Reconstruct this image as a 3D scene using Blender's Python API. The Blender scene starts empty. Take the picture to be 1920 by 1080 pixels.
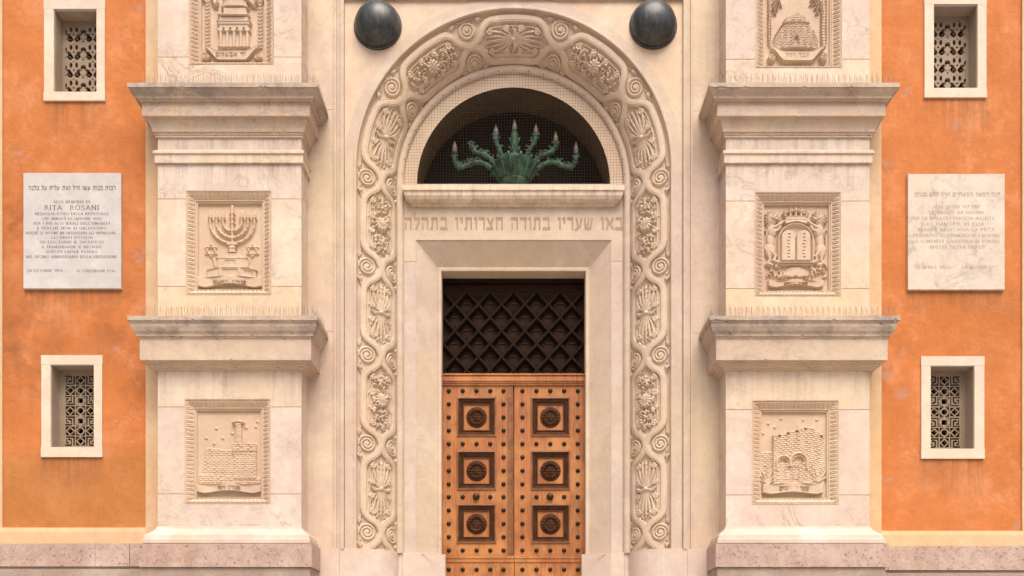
import bpy, math, random
import numpy as np
from mathutils import Vector
random.seed(7); rng = np.random.default_rng(7)
C = bpy.context.scene.collection
PI = math.pi
D, S, HOR, CX, EYE = 12.0, 135.0, 1250.0, 963.0, 1.65   # camera distance, px per metre on the facade plane, horizon

# ---------------------------------------------------------------- measuring helpers
def X(px, y=0.0): return (px - CX) / S * (D + y) / D
def Z(py, y=0.0): return EYE + (HOR - py) / S * (D + y) / D

# ---------------------------------------------------------------- object helpers
def prop(o, label=None, cat=None, group=None, kind=None):
    if label: o['label'] = label
    if cat: o['category'] = cat
    if group: o['group'] = group
    if kind: o['kind'] = kind
    return o
def empty(name, loc=(0, 0, 0), parent=None):
    o = bpy.data.objects.new(name, None); C.objects.link(o); o.location = loc
    o.empty_display_size = 0.1
    if parent: o.parent = parent
    return o
def link(name, me, parent=None, loc=None):
    o = bpy.data.objects.new(name, me); C.objects.link(o)
    if parent: o.parent = parent
    if loc: o.location = loc
    return o

class MB:
    def __init__(s): s.v = []; s.f = []; s.m = []
    def vert(s, *p): s.v.append(tuple(p)); return len(s.v) - 1
    def face(s, pts, m=0):
        i = [s.vert(*p) for p in pts]; s.f.append(i); s.m.append(m)
    def box(s, x0, x1, y0, y1, z0, z1, m=0):
        a = [(x0,y0,z0),(x1,y0,z0),(x1,y1,z0),(x0,y1,z0),(x0,y0,z1),(x1,y0,z1),(x1,y1,z1),(x0,y1,z1)]
        b = len(s.v); s.v += a
        for q in ((0,1,5,4),(1,2,6,5),(2,3,7,6),(3,0,4,7),(4,5,6,7),(3,2,1,0)):
            s.f.append([b + k for k in q]); s.m.append(m)
    def strip(s, rows, close=False, m=0, ms=None):
        """rows: list of equal-length point lists, skinned; verts shared along a row but split between rows when sharp."""
        b = len(s.v); n = len(rows[0])
        for r in rows: s.v += [tuple(p) for p in r]
        for i in range(len(rows) - 1):
            for j in range(n if close else n - 1):
                k = (j + 1) % n
                s.f.append([b+i*n+j, b+i*n+k, b+(i+1)*n+k, b+(i+1)*n+j]); s.m.append(ms[i] if ms else m)
    def tube(s, pts, rad, seg=8, m=0, cap=True):
        pts = [Vector(p) for p in pts]; n = len(pts)
        if not hasattr(rad, '__len__'): rad = [rad] * n
        rows = []
        up = Vector((0, 1, 0))
        for i, p in enumerate(pts):
            t = (pts[min(i+1, n-1)] - pts[max(i-1, 0)]).normalized()
            u = up - t * up.dot(t)
            if u.length < 1e-3: u = Vector((1, 0, 0)) - t * t.x
            u.normalize(); w = t.cross(u)
            rows.append([p + (u*math.cos(2*PI*k/seg) + w*math.sin(2*PI*k/seg)) * rad[i] for k in range(seg)])
        s.strip(rows, True, m)
        if cap:
            s.face(rows[0][::-1], m); s.face(rows[-1], m)
    def lathe(s, prof, c=(0,0,0), seg=24, axis='z', m=0):
        rows = []
        for r, h in prof:
            row = []
            for k in range(seg):
                a = 2*PI*k/seg
                if axis == 'z': row.append((c[0]+r*math.cos(a), c[1]+r*math.sin(a), c[2]+h))
                else: row.append((c[0]+r*math.cos(a), c[1]-h, c[2]+r*math.sin(a)))
            rows.append(row)
        s.strip(rows, True, m)
    def build(s, name, mat, parent=None, smooth=False, loc=None):
        me = bpy.data.meshes.new(name); me.from_pydata(s.v, [], s.f)
        for x in (mat if isinstance(mat, (list, tuple)) else [mat]): me.materials.append(x)
        if any(s.m): me.polygons.foreach_set('material_index', s.m)
        if smooth: me.polygons.foreach_set('use_smooth', [True]*len(s.f))
        me.update()
        return link(name, me, parent, loc)

def grid_mesh(name, P, mat, parent=None, smooth=True):
    """P: (n, m, 3) array of points -> one quad grid."""
    n, m = P.shape[:2]
    me = bpy.data.meshes.new(name)
    idx = np.arange(n*m).reshape(n, m)
    q = np.stack([idx[:-1,:-1], idx[1:,:-1], idx[1:,1:], idx[:-1,1:]], -1).reshape(-1, 4)
    me.vertices.add(n*m); me.vertices.foreach_set('co', P.astype(np.float32).ravel())
    nf = len(q); me.loops.add(nf*4); me.loops.foreach_set('vertex_index', q.astype(np.int32).ravel())
    me.polygons.add(nf); me.polygons.foreach_set('loop_start', np.arange(0, nf*4, 4, dtype=np.int32))
    me.polygons.foreach_set('loop_total', np.full(nf, 4, dtype=np.int32))
    me.polygons.foreach_set('use_smooth', np.full(nf, smooth))
    me.materials.append(mat); me.update(calc_edges=True); me.validate()
    return link(name, me, parent)

def raster_slab(name, mask, x0, z1, cell, y0, y1, mat, parent):
    """A slab pierced where mask is False; rows run downwards from z1."""
    n, m = mask.shape
    vid = {}; V = []; F = []
    def v(i, j, k):
        key = (i, j, k)
        if key not in vid:
            vid[key] = len(V); V.append((x0 + j*cell, (y0, y1)[k], z1 - i*cell))
        return vid[key]
    pad = np.zeros((n+2, m+2), bool); pad[1:-1, 1:-1] = mask
    for i in range(n):
        for j in range(m):
            if not mask[i, j]: continue
            F.append((v(i,j,0), v(i+1,j,0), v(i+1,j+1,0), v(i,j+1,0)))
            if not pad[i, j+1]:   F.append((v(i,j,0), v(i,j+1,0), v(i,j+1,1), v(i,j,1)))
            if not pad[i+2, j+1]: F.append((v(i+1,j,0), v(i+1,j,1), v(i+1,j+1,1), v(i+1,j+1,0)))
            if not pad[i+1, j]:   F.append((v(i,j,0), v(i,j,1), v(i+1,j,1), v(i+1,j,0)))
            if not pad[i+1, j+2]: F.append((v(i,j+1,0), v(i+1,j+1,0), v(i+1,j+1,1), v(i,j+1,1)))
    me = bpy.data.meshes.new(name); me.from_pydata(V, [], F); me.materials.append(mat); me.update()
    return link(name, me, parent)

def holed(mb, x0, x1, z0, z1, y, holes, m=0):
    """A vertical face at depth y (towards -y) with rectangular holes (x0,x1,z0,z1,depth,back)."""
    xs = sorted({x0, x1} | {max(x0, min(x1, v)) for h in holes for v in h[:2]})
    zs = sorted({z0, z1} | {max(z0, min(z1, v)) for h in holes for v in h[2:4]})
    for a, b in zip(xs, xs[1:]):
        for c, d in zip(zs, zs[1:]):
            cx, cz = (a+b)/2, (c+d)/2
            if any(h[0] < cx < h[1] and h[2] < cz < h[3] for h in holes): continue
            mb.face([(a,y,c),(b,y,c),(b,y,d),(a,y,d)], m(cx, cz) if callable(m) else m)
    m = 0 if callable(m) else m
    for h in holes:
        a, b, c, d, dep, back = h; e = y + dep
        mb.face([(a,y,c),(a,y,d),(a,e,d),(a,e,c)], m); mb.face([(b,y,c),(b,e,c),(b,e,d),(b,y,d)], m)
        mb.face([(a,y,d),(b,y,d),(b,e,d),(a,e,d)], m); mb.face([(a,y,c),(a,e,c),(b,e,c),(b,y,c)], m)
        if back: mb.face([(a,e,c),(b,e,c),(b,e,d),(a,e,d)], m)

def cornice(mb, x0, x1, yf, yb, prof, ms=None, nseg=1):
    """prof: [(overhang, z)] from top to bottom, run round three sides of a block x0..x1, front yf, back yb."""
    rows = []; nx = 90 if ms else 1; ny = 12 if ms else 1
    if ms:
        p2 = [(prof[0], 0)]; m2 = []
        for i in range(len(prof)-1):
            (o0, z0), (o1, z1) = prof[i], prof[i+1]; L_ = math.hypot(o1-o0, z1-z0)
            if L_ > .05:
                for f_ in (.014/L_, 1-.014/L_): p2.append(((o0+(o1-o0)*f_, z0+(z1-z0)*f_), None)); m2.append(ms[i])
            p2.append((prof[i+1], i+1)); m2.append(ms[i])
        prof = [p for p, _ in p2]; orig = [q_ for _, q_ in p2]; ms = m2
    else: orig = list(range(len(prof)))
    for i, (o, z) in enumerate(prof):
        row = []
        sharp = 0 < i < len(prof)-1 and ms is not None and orig[i] is not None
        def jit():
            if not sharp: return 0.0
            return random.gauss(0, .0012) - (random.uniform(.006, .020) if random.random() < (.05 if orig[i] in (1, 11) else .012) else 0.0)
        P = [(x0-o, yb+(yf-o-yb)*k/ny) for k in range(ny)] + [(x0-o+(x1-x0+2*o)*k/nx, yf-o) for k in range(nx)] + [(x1+o, yf-o+(yb-yf+o)*k/ny) for k in range(ny+1)]
        for k, (x, y) in enumerate(P):
            j = jit(); d = j if 0 < k < len(P)-1 else 0.0
            if k < ny: row.append((x-d, y, z))
            elif k <= ny+nx: row.append((x - (d if k == ny else 0) + (d if k == ny+nx else 0), y-d, z))
            else: row.append((x+d, y, z))
        rows.append(row)
    for i in range(len(rows)-1):                     # split so that every arris stays sharp
        b = len(mb.v); n_ = len(rows[i])
        mb.v += rows[i] + rows[i+1]
        for j in range(n_-1):
            mb.f.append([b+j, b+n_+j, b+n_+1+j, b+1+j]); mb.m.append(ms[i] if ms else 0)
    mb.face(rows[0], ms[0] if ms else 0); mb.face(rows[-1][::-1], ms[-1] if ms else 0)

# ---------------------------------------------------------------- materials
def nodes(name):
    m = bpy.data.materials.new(name); m.use_nodes = True
    nt = m.node_tree; nt.nodes.clear()
    out = nt.nodes.new('ShaderNodeOutputMaterial'); b = nt.nodes.new('ShaderNodeBsdfPrincipled')
    nt.links.new(b.outputs[0], out.inputs[0])
    pos = nt.nodes.new('ShaderNodeNewGeometry')
    return m, nt, b, pos.outputs['Position']
class N:
    """Tiny node-graph writer."""
    def __init__(s, nt, pos): s.nt = nt; s.pos = pos
    def noise(s, scale, detail=4, rough=0.6, dist=0.0, vec=None, out=0, stretch=None):
        v = vec or s.pos
        if stretch:
            mp = s.nt.nodes.new('ShaderNodeMapping'); mp.inputs['Scale'].default_value = stretch
            s.nt.links.new(v, mp.inputs['Vector']); v = mp.outputs[0]
        n = s.nt.nodes.new('ShaderNodeTexNoise'); n.inputs['Scale'].default_value = scale; n.inputs['Detail'].default_value = detail
        n.inputs['Roughness'].default_value = rough; n.inputs['Distortion'].default_value = dist
        s.nt.links.new(v, n.inputs['Vector']); return n.outputs[out]
    def ramp(s, fac, a, b, interp='LINEAR'):
        r = s.nt.nodes.new('ShaderNodeMapRange'); r.inputs[1].default_value = a; r.inputs[2].default_value = b
        if interp == 'SMOOTH': r.interpolation_type = 'SMOOTHSTEP'
        s.nt.links.new(fac, r.inputs[0]); return r.outputs[0]
    def mix(s, fac, a, b, mode='MIX'):
        n = s.nt.nodes.new('ShaderNodeMix'); n.data_type = 'RGBA'; n.blend_type = mode
        for sock, v in ((n.inputs[0], fac), (n.inputs[6], a), (n.inputs[7], b)):
            if hasattr(v, 'links'): s.nt.links.new(v, sock)
            elif isinstance(v, (int, float)): sock.default_value = v
            else: sock.default_value = (*v, 1)
        return n.outputs[2]
    def math(s, op, a, b=0.0):
        n = s.nt.nodes.new('ShaderNodeMath'); n.operation = op
        for sock, v in zip(n.inputs, (a, b)):
            if hasattr(v, 'links'): s.nt.links.new(v, sock)
            else: sock.default_value = v
        return n.outputs[0]
    def sep(s):
        n = s.nt.nodes.new('ShaderNodeSeparateXYZ'); s.nt.links.new(s.pos, n.inputs[0]); return n.outputs
    def spot(s, p, r):
        n = s.nt.nodes.new('ShaderNodeVectorMath'); n.operation = 'DISTANCE'; s.nt.links.new(s.pos, n.inputs[0]); n.inputs[1].default_value = p
        return s.ramp(n.outputs['Value'], r, 0.0)
    def bump(s, bsdf, h, strength, dist=0.01):
        n = s.nt.nodes.new('ShaderNodeBump'); n.inputs['Strength'].default_value = strength; n.inputs['Distance'].default_value = dist
        s.nt.links.new(h, n.inputs['Height']); s.nt.links.new(n.outputs[0], bsdf.inputs['Normal'])

def stone(name, c1, c2, c3, grey=(0.33,0.29,0.26), greyamt=0.35, grey_lo=0.56, vein=0.25, speck=0.0, rough=0.62, bump=0.25, fine=0.14, streak=0.0, big=0.33, pit=0.0,
          speckcol=(0.24,0.11,0.09), yellow=0.25, pits=0.35, seed=0.0, mottle=0.42, vw=1.0, drip=()):
    m, nt, b, pos0 = nodes(name)
    if 'ochre' not in name: c1, c2, c3 = [(c[0]*1.0, c[1]*1.052, c[2]*1.065) for c in (c1, c2, c3)]
    mp = nt.nodes.new('ShaderNodeMapping'); mp.inputs['Location'].default_value = (seed*3.7, seed*1.3, seed*5.1); nt.links.new(pos0, mp.inputs['Vector'])
    g = N(nt, mp.outputs[0])
    col = g.mix(g.ramp(g.noise(big, 3, 0.55), 0.40, 0.60, 'SMOOTH'), c1, c2)
    col = g.mix(g.ramp(g.noise(1.35, 6, 0.66, 0.3), 0.45, 0.68, 'SMOOTH'), col, c3)
    if yellow:                                     # iron staining
        col = g.mix(g.math('MULTIPLY', g.ramp(g.noise(0.75, 6, 0.68, 0.2), 0.50, 0.70, 'SMOOTH'), yellow), col, (c1[0]*1.02, c1[1]*0.93, c1[2]*0.70))
    mo = g.noise(5.5, 7, 0.72, 0.2)
    col = g.mix(mottle, col, g.mix(g.ramp(mo, 0.30, 0.70), (0.74,0.70,0.68), (1.16,1.16,1.15)), 'MULTIPLY')
    f = g.noise(60, 3, 0.7)
    col = g.mix(fine*2, col, g.mix(f, (0.50,0.45,0.41), (1.28,1.27,1.25)), 'MULTIPLY')
    if vein:
        for sc_, wd, am in ((1.7, 0.014, 1.0), (4.6, 0.020, 0.55)):
            v = g.noise(sc_, 7, 0.66, 1.3)
            ridge = g.math('ABSOLUTE', g.math('SUBTRACT', v, 0.5))
            vm = g.math('MULTIPLY', g.ramp(ridge, wd*vw, 0.0), g.ramp(g.noise(0.9 if sc_ < 3 else 1.9, 2), 0.48, 0.68))
            col = g.mix(g.math('MULTIPLY', vm, vein*am), col, (0.27,0.175,0.135))
    if greyamt:
        st = g.ramp(g.noise(2.3, 8, 0.74, 0.2), grey_lo, grey_lo+0.17, 'SMOOTH')
        col = g.mix(g.math('MULTIPLY', st, greyamt), col, grey)
    if streak:
        sk = g.ramp(g.noise(3.4, 6, 0.66, 0.1, stretch=(2.2, 2.2, 0.22)), 0.52, 0.72, 'SMOOTH')
        col = g.mix(g.math('MULTIPLY', sk, streak), col, grey)
    for zt_, len_ in drip:                         # run-off stains hanging from the ledge above
        z_ = N(nt, pos0).sep()[2]
        k = g.math('MULTIPLY', g.ramp(z_, zt_-len_, zt_), g.ramp(g.noise(5.0, 7, 0.72, 0.1, stretch=(2.0, 2.0, 0.10)), 0.46, 0.66))
        k = g.math('MULTIPLY', k, g.ramp(z_, zt_+.02, zt_))
        col = g.mix(g.math('MULTIPLY', k, 0.55), col, (grey[0]*.85, grey[1]*.8, grey[2]*.75))
    if pits:
        sp = g.ramp(g.noise(21, 4, 0.7), 0.665, 0.72)
        col = g.mix(g.math('MULTIPLY', sp, pits), col, (c1[0]*.42, c1[1]*.38, c1[2]*.36))
    if speck:
        sp = g.ramp(g.noise(26, 3, 0.6, 0.5), 0.58, 0.66)
        col = g.mix(g.math('MULTIPLY', sp, speck), col, speckcol)
        sp2 = g.ramp(g.noise(60, 2, 0.5), 0.62, 0.72)
        col = g.mix(g.math('MULTIPLY', sp2, speck*0.6), col, (0.62,0.52,0.48))
    nt.links.new(col, b.inputs['Base Color'])
    rr = g.ramp(g.noise(9, 4), 0.3, 0.8); r2 = g.math('ADD', g.math('MULTIPLY', rr, 0.22), rough-0.1)
    nt.links.new(r2, b.inputs['Roughness'])
    h = g.math('ADD', g.math('MULTIPLY', g.noise(16, 6, 0.72), 0.7), g.math('MULTIPLY', g.noise(120, 3, 0.6), 0.3))
    if pit: h = g.math('SUBTRACT', h, g.math('MULTIPLY', g.ramp(g.noise(30, 3, 0.6), 0.60, 0.70), pit))
    g.bump(b, h, bump, 0.012)
    return m

CREAM, PINK, PALE = (0.66,0.49,0.345), (0.60,0.435,0.355), (0.72,0.575,0.45)
M = {}
M['pier'] = stone('pier_limestone', (0.71,0.545,0.405), (0.68,0.515,0.42), (0.75,0.625,0.50), greyamt=0.16, vein=0.60, vw=2.0, drip=((Z(262, -.37), .55), (Z(307, -.37), .45), (Z(696, -.37), .65)))
M['pier2'] = stone('pier_limestone_pinkish', (0.665,0.52,0.435), (0.64,0.49,0.425), (0.71,0.60,0.52), greyamt=0.22, vein=0.60, vw=2.0, seed=1.0, drip=((Z(262, -.37), .55), (Z(307, -.37), .45), (Z(696, -.37), .65)))
M['pier3'] = stone('pier_limestone_warm', (0.72,0.545,0.39), (0.69,0.515,0.39), (0.75,0.61,0.47), greyamt=0.12, vein=0.55, vw=2.0, seed=2.0, yellow=0.5, drip=((Z(262, -.37), .55), (Z(307, -.37), .45), (Z(696, -.37), .65)))
M['carve'] = stone('carved_limestone', (0.63,0.475,0.345), (0.60,0.445,0.35), (0.665,0.52,0.39), greyamt=0.25, vein=0.0, fine=0.12)
M['relief'] = stone('relief_limestone', (0.61,0.435,0.305), (0.575,0.405,0.305), (0.645,0.485,0.355), greyamt=0.25, vein=0.0, fine=0.12)
M['portal'] = stone('portal_limestone', (0.60,0.46,0.345), (0.565,0.425,0.355), (0.645,0.515,0.41), greyamt=0.30, vein=0.35)
M['portal2'] = stone('portal_limestone_pinkish', (0.565,0.44,0.37), (0.535,0.415,0.365), (0.62,0.50,0.425), greyamt=0.30, vein=0.35, seed=4.0)
M['spandrel'] = stone('spandrel_stone', (0.69,0.495,0.355), (0.67,0.475,0.365), (0.71,0.56,0.42), greyamt=0.12, vein=0.15)
M['wall'] = stone('stucco_stone', (0.65,0.495,0.355), (0.60,0.445,0.37), (0.69,0.55,0.415), greyamt=0.28, vein=0.30, streak=0.25)
M['cornice'] = stone('cornice_stone', (0.60,0.45,0.335), (0.57,0.41,0.33), (0.64,0.50,0.38), greyamt=0.45, vein=0.55, streak=0.25, grey_lo=0.52)
M['dirty'] = stone('weathered_cornice_stone', (0.54,0.41,0.32), (0.47,0.36,0.30), (0.62,0.49,0.38), grey=(0.24,0.20,0.175), greyamt=0.70, grey_lo=0.47, vein=0.9, streak=0.15, bump=0.6, vw=1.6)
M['fascia'] = stone('veined_fascia_stone', (0.60,0.45,0.34), (0.55,0.40,0.335), (0.64,0.50,0.38), grey=(0.30,0.25,0.22), greyamt=0.45, grey_lo=0.52, vein=1.0, streak=0.08, bump=0.4, vw=1.8, yellow=0.5)
M['plinth'] = stone('pink_plinth_stone', (0.52,0.37,0.31), (0.47,0.325,0.28), (0.58,0.44,0.38), greyamt=0.40, vein=0.2, speck=0.80, rough=0.45, pit=0.7, mottle=0.9, bump=0.5)
M['low'] = stone('lower_plinth_stone', (0.40,0.29,0.24), (0.34,0.25,0.21), (0.46,0.36,0.30), greyamt=0.5, speck=0.35, pit=0.4, bump=0.5)
M['base'] = stone('base_moulding_stone', (0.66,0.52,0.44), (0.62,0.47,0.40), (0.70,0.60,0.53), greyamt=0.25, vein=0.1)
M['frame'] = stone('window_frame_stone', (0.70,0.58,0.46), (0.68,0.53,0.45), (0.74,0.65,0.53), greyamt=0.15, vein=0.05)
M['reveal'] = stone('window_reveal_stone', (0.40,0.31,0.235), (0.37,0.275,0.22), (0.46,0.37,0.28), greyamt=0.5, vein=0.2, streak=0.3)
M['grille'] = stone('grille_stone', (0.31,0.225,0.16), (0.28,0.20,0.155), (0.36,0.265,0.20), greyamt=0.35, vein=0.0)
M['ochre'] = stone('ochre_pilaster_plaster', (0.66,0.455,0.255), (0.63,0.425,0.26), (0.69,0.51,0.32), greyamt=0.25, vein=0.0, streak=0.2)
M['marble'] = stone('white_marble_plaque', (0.58,0.52,0.50), (0.55,0.505,0.505), (0.63,0.585,0.565), grey=(0.40,0.37,0.37), greyamt=0.35, vein=0.1, rough=0.4, bump=0.06, fine=0.03, yellow=0.0, pits=0.1, vw=2.0)
M['marble2'] = stone('mottled_marble_plaque', (0.68,0.57,0.46), (0.64,0.53,0.45), (0.71,0.62,0.53), grey=(0.30,0.26,0.25), greyamt=0.75, grey_lo=0.49, vein=0.5, vw=2.0, rough=0.45, bump=0.1, fine=0.05)
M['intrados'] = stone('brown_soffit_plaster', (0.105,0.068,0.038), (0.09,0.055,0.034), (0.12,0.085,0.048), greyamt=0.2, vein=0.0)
M['paving'] = stone('street_paving', (0.44,0.37,0.31), (0.39,0.33,0.28), (0.49,0.42,0.36), greyamt=0.3, speck=0.2)

def simple(name, col, rough=0.6, metal=0.0, var=0.3, scale=12.0, bump=0.2, col2=None):
    m, nt, b, pos = nodes(name); g = N(nt, pos)
    c2 = col2 or tuple(v*(1-var) for v in col)
    c = g.mix(g.ramp(g.noise(scale, 5, 0.65, 0.4), 0.35, 0.65), col, c2)
    nt.links.new(c, b.inputs['Base Color']); b.inputs['Roughness'].default_value = rough; b.inputs['Metallic'].default_value = metal
    if 'wood' in name: b.inputs['Specular IOR Level'].default_value = 0.15
    g.bump(b, g.noise(scale*5, 4), bump, 0.01)
    return m
M['ink'] = simple('faded_lettering', (0.13,0.118,0.125), 0.8, var=-1.2, scale=30)
M['ink2'] = simple('worn_lettering', (0.32,0.265,0.225), 0.8, var=-0.7, scale=30)
M['carved_letter'] = simple('carved_letter_shade', (0.36,0.25,0.175), 0.8, var=-0.2, scale=10)  # browner than the stone: paints in the shadow that cut letters would hold
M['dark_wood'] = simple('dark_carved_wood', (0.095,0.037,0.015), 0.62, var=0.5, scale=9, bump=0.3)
M['lattice'] = simple('dark_lattice_wood', (0.022,0.010,0.006), 0.75, var=0.4, scale=7, bump=0.3)
M['lattice_back'] = simple('dark_coffer_wood', (0.050,0.024,0.013), 0.7, var=0.4, scale=7)
M['iron'] = simple('dark_iron_stud', (0.028,0.022,0.018), 0.45, 0.6, scale=40)
M['brass'] = simple('aged_bronze_knob', (0.045,0.040,0.020), 0.4, 0.7, scale=30)
M['verdigris'] = simple('green_bronze', (0.060,0.185,0.115), 0.6, 0.1, scale=9, col2=(0.016,0.026,0.018), bump=0.8)
M['bulb'] = simple('frosted_flame_bulb', (0.24,0.20,0.15), 0.35, var=0.4, scale=8, bump=0.02)
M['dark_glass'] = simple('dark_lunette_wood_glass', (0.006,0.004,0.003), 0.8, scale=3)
M['net'] = simple('brown_netting', (0.055,0.032,0.019), 0.9, scale=20)
M['wire'] = simple('bird_wire', (0.50,0.40,0.33), 0.4, 0.6, scale=20)

def bronze_dome():
    m, nt, b, pos = nodes('patinated_bronze_dome'); g = N(nt, pos)
    c = g.mix(g.ramp(g.noise(6, 5, 0.7), 0.35, 0.65), (0.036,0.041,0.046), (0.075,0.08,0.082))
    st = g.ramp(g.noise(14, 4, 0.6, stretch=(1.6,1.6,0.16)), 0.5, 0.72)
    c = g.mix(g.math('MULTIPLY', st, 0.6), c, (0.13,0.12,0.10))
    nt.links.new(c, b.inputs['Base Color']); b.inputs['Metallic'].default_value = 0.5; b.inputs['Roughness'].default_value = 0.36
    g.bump(b, g.noise(30, 5), 0.25, 0.006); return m
M['dome'] = bronze_dome()

def wood():
    m, nt, b, pos = nodes('oiled_orange_oak'); g = N(nt, pos)
    gr = g.noise(7, 7, 0.72, 0.5, stretch=(5, 5, 0.40))
    c = g.mix(g.ramp(gr, 0.32, 0.68), (0.24,0.072,0.016), (0.53,0.195,0.052))
    c = g.mix(g.ramp(g.noise(1.6, 3), 0.42, 0.62, 'SMOOTH'), c, g.mix(0.5, c, (0.44,0.19,0.055)))
    c = g.mix(0.35, c, g.mix(g.noise(60, 3, 0.6, stretch=(4,4,0.3)), (0.6,0.55,0.5), (1.25,1.25,1.25)), 'MULTIPLY')
    st = g.ramp(g.noise(3.2, 7, 0.75, 0.2, stretch=(1.6,1.6,0.5)), 0.52, 0.70)
    c = g.mix(g.math('MULTIPLY', st, 0.65), c, (0.15,0.052,0.018))
    wr = g.ramp(g.noise(1.6, 6, 0.7, 0.2), 0.48, 0.64, 'SMOOTH')
    c = g.mix(g.math('MULTIPLY', wr, 0.45), c, (0.62,0.27,0.085))
    nt.links.new(c, b.inputs['Base Color']); b.inputs['Roughness'].default_value = 0.45
    g.bump(b, gr, 0.25, 0.006); return m
M['wood'] = wood()

PLASTER_DRIPS = [(X(a), X(b), Z(c), l) for a, b, c, l in ((82,197,189,.6), (77,192,857,.5), (43,227,541,.45), (1733,1850,183,.6), (1727,1846,860,.6), (1702,1884,543,.4))]
def plaster():
    m, nt, b, pos = nodes('orange_lime_plaster'); g = N(nt, pos)
    c = g.mix(g.ramp(g.noise(0.42, 4, 0.6, 0.5), 0.38, 0.64, 'SMOOTH'), (0.615,0.205,0.056), (0.54,0.178,0.043))
    c = g.mix(g.ramp(g.noise(1.3, 7, 0.70, 0.15), 0.46, 0.68, 'SMOOTH'), c, (0.68,0.275,0.110))
    c = g.mix(g.math('MULTIPLY', g.ramp(g.noise(2.6, 7, 0.74, 0.1), 0.54, 0.72, 'SMOOTH'), 0.42), c, (0.52,0.145,0.035))
    c = g.mix(g.math('MULTIPLY', g.ramp(g.noise(6, 6, 0.75, 0.1), 0.60, 0.74), 0.30), c, (0.70,0.33,0.16))
    # the ochre repair at the foot of the left bay: its own ragged upper edge
    x, y, z = g.sep()
    zz = g.math('ADD', z, g.math('MULTIPLY', g.math('SUBTRACT', g.noise(1.5, 5, 0.6), 0.5), 0.5))
    rep = g.math('MULTIPLY', g.ramp(zz, Z(815), Z(880), 'SMOOTH'), g.ramp(x, -4.0, -4.4))
    c = g.mix(g.math('MULTIPLY', rep, 0.75), c, g.mix(g.ramp(g.noise(1.5, 5), 0.4, 0.65), (0.45,0.18,0.042), (0.52,0.235,0.075)))
    # broad weathered brown patches
    for px, py, r, a in ((20,420,1.1,1.0), (235,610,1.1,0.9), (20,660,1.2,1.0), (130,900,1.2,0.4), (250,420,0.7,0.5), (60,600,0.8,0.5), (200,300,0.8,0.35), (1760,900,1.0,0.3), (1890,560,0.8,0.35), (1900,700,0.6,0.3), (1735,840,0.35,0.4), (250,260,0.5,0.25)):
        k = g.math('MULTIPLY', g.spot((X(px),0,Z(py)), r), g.ramp(g.noise(2.2, 5, 0.65), 0.35, 0.6))
        c = g.mix(g.math('MULTIPLY', k, a), c, (0.36,0.120,0.034))
    # bare grey-violet scuffs where the paint has worn off
    for px, py, r in ((103,258,0.17), (95,250,0.12), (30,290,0.45), (262,15,0.30), (262,480,0.5), (220,655,0.25), (260,720,0.25),
                      (1690,740,0.5), (1662,700,0.5), (1700,175,0.35), (1790,235,0.45), (1690,660,0.3), (1665,310,0.4), (1662,900,0.2), (1905,985,0.3), (1670,900,0.18)):
        k = g.ramp(g.math('MULTIPLY', g.spot((X(px),0,Z(py)), r), g.noise(8, 9, 0.86, 0.3)), 0.39, 0.45)
        c = g.mix(g.math('MULTIPLY', k, 0.45), c, (0.44,0.30,0.25))
    for x0_, x1_, zt_, ln in PLASTER_DRIPS:                    # run-off below sills and plaques
        k = g.math('MULTIPLY', g.math('MULTIPLY', g.ramp(x, x0_-.05, x0_+.05), g.ramp(x, x1_+.05, x1_-.05)), g.math('MULTIPLY', g.ramp(z, zt_-ln, zt_), g.ramp(z, zt_+.03, zt_)))
        k = g.math('MULTIPLY', k, g.ramp(g.noise(4.5, 7, 0.72, 0.1, stretch=(2.4, 2.4, 0.10)), 0.40, 0.62))
        c = g.mix(g.math('MULTIPLY', k, 0.75), c, (0.26,0.115,0.055))
    mo = g.noise(4.0, 9, 0.78, 0.1)
    c = g.mix(0.55, c, g.mix(g.ramp(mo, 0.28, 0.72), (0.68,0.62,0.55), (1.20,1.22,1.25)), 'MULTIPLY')
    tr = g.noise(3.0, 8, 0.75, 0.1, stretch=(2.6, 2.6, 0.35))           # rain washes
    c = g.mix(g.math('MULTIPLY', g.ramp(tr, 0.54, 0.72), 0.28), c, (0.50,0.20,0.085))
    cr = g.math('ABSOLUTE', g.math('SUBTRACT', g.noise(1.1, 8, 0.62, 0.5), 0.5))   # hairline cracks
    c = g.mix(g.math('MULTIPLY', g.math('MULTIPLY', g.ramp(cr, 0.005, 0.0), g.ramp(g.noise(0.8, 2), 0.50, 0.62)), 0.55), c, (0.30,0.10,0.04))
    c = g.mix(0.2, c, g.mix(g.noise(75, 3, 0.7), (0.5,0.45,0.42), (1.3,1.3,1.3)), 'MULTIPLY')
    sp = g.ramp(g.noise(24, 4, 0.7), 0.67, 0.72)
    c = g.mix(g.math('MULTIPLY', sp, 0.5), c, (0.72,0.42,0.26))
    nt.links.new(c, b.inputs['Base Color']); b.inputs['Roughness'].default_value = 0.85
    g.bump(b, g.math('ADD', g.math('ADD', g.noise(8, 8, 0.75), g.math('MULTIPLY', g.noise(2.4, 4, 0.6, 0.6), 1.5)), g.math('MULTIPLY', g.noise(90, 3), 0.4)), 0.6, 0.018)
    return m
M['plaster'] = plaster()

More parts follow.
